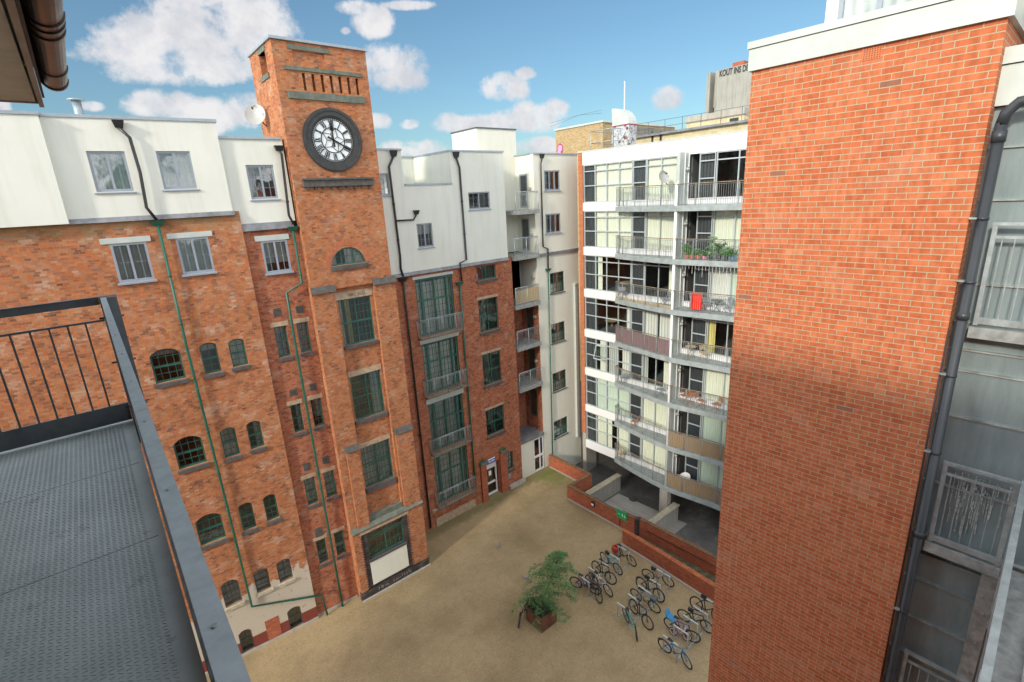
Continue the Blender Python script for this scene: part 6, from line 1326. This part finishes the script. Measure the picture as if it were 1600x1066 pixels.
CLD = [(205, 72, 95, 34), (300, 50, 120, 52), (395, 40, 62, 50), (262, 105, 95, 24), (345, 108, 70, 22), (250, 163, 58, 20), (330, 182, 72, 24), (385, 168, 40, 22), (146, 166, 20, 8), (5, 165, 14, 14), (582, 32, 34, 24), (560, 12, 30, 12), (540, 48, 9, 6), (612, 108, 52, 33), (590, 188, 22, 13), (640, 194, 15, 9), (645, 232, 55, 13), (700, 192, 30, 14), (755, 196, 60, 17), (835, 182, 56, 22), (868, 170, 24, 14), (790, 138, 38, 20), (820, 115, 16, 10), (1040, 152, 27, 18), (848, 230, 40, 14), (640, 8, 40, 8), (290, 5, 60, 10), (480, 228, 60, 16), (1010, 205, 40, 10), (150, 205, 90, 14), (30, 20, 60, 20)]
tot = None
for (x, y, rx, ry) in CLD:
    c = ray(x, y).normalized(); ex = (ray(x+10, y).normalized()-c)/10; ey = (ray(x, y+10).normalized()-c)/10
    lx, ly = ex.length, ey.length; ex.normalize(); ey = (ey-ex*ey.dot(ex)).normalized()
    df = n.vm('SUBTRACT', D, tuple(c)); a_ = n.m('MULTIPLY', n.vm('DOT_PRODUCT', df, tuple(ex), out=1), 1/(rx*lx*1.1)); b_ = n.m('MULTIPLY', n.vm('DOT_PRODUCT', df, tuple(ey), out=1), 1/(ry*ly*1.2))
    d2 = n.m('ADD', n.m('MULTIPLY', a_, a_), n.m('MULTIPLY', b_, b_)); v = n.m('SUBTRACT', 1.0, d2)
    tot = v if tot is None else n.m('SMOOTH_MAX', tot, v, .25)
front = tot
# added clouds outside the view, unseen and brightened as soft fill light
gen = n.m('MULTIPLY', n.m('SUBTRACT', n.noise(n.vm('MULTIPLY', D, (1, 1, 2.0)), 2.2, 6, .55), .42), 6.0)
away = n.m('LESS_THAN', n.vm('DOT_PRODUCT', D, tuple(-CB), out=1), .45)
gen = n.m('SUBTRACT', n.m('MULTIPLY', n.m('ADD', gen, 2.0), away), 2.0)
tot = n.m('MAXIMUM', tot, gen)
nlo = n.noise(D, 13, 3, .5)
dens = n.m('ADD', n.m('MINIMUM', tot, .75), n.m('ADD', n.m('MULTIPLY', n.m('SUBTRACT', nf, .5), 3.0), n.m('MULTIPLY', n.m('SUBTRACT', nlo, .5), 1.3)))
mask = n.ramp(dens, [(.0, 0.), (.25, .3), (.6, .85), (1.0, 1.)]); mask = n.m('MULTIPLY', mask, .96)
shade = n.noise(n.vm('ADD', D, (0, 0, .02)), 16, 7, .6)
K = 1/.10
ccol = n.ramp(shade, [(.36, (.74, .75, .80)), (.58, (1.0, .98, .985))]); ccol = n.vm('SCALE', ccol); n.put(ccol.node.inputs['Scale'], n.m('MULTIPLY_ADD', away, K*(CLOUD_FILL-CLOUD_GAIN), K*CLOUD_GAIN))
skyc = n.mix(1.0, sky.outputs[0], SKY_TINT, 'MULTIPLY')
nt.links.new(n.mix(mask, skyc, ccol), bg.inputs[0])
sl = bpy.data.lights.new('sun', 'SUN'); sl.energy = SUN_E; sl.angle = R(5); sl.color = (1, .9, .76); so_ = bpy.data.objects.new('sun', sl); C.objects.link(so_); so_.rotation_euler = S.to_track_quat('Z', 'Y').to_euler(); so_.location = (-20, -5, 40)
cam = bpy.data.cameras.new('camera'); cam.sensor_width = 36; cam.lens = FPX*36/1600; cam.clip_end = 2000; cam.clip_start = .05
co = bpy.data.objects.new('camera', cam); C.objects.link(co); M_ = Matrix((CR, CU, CB)).transposed().to_4x4(); M_.translation = EYE; co.matrix_world = M_
sc_ = bpy.context.scene; sc_.camera = co; sc_.view_settings.view_transform = 'Standard'; sc_.view_settings.look = 'None'; sc_.view_settings.exposure = EXPO
sc_.cycles.max_bounces = 8; sc_.cycles.transparent_max_bounces = 12
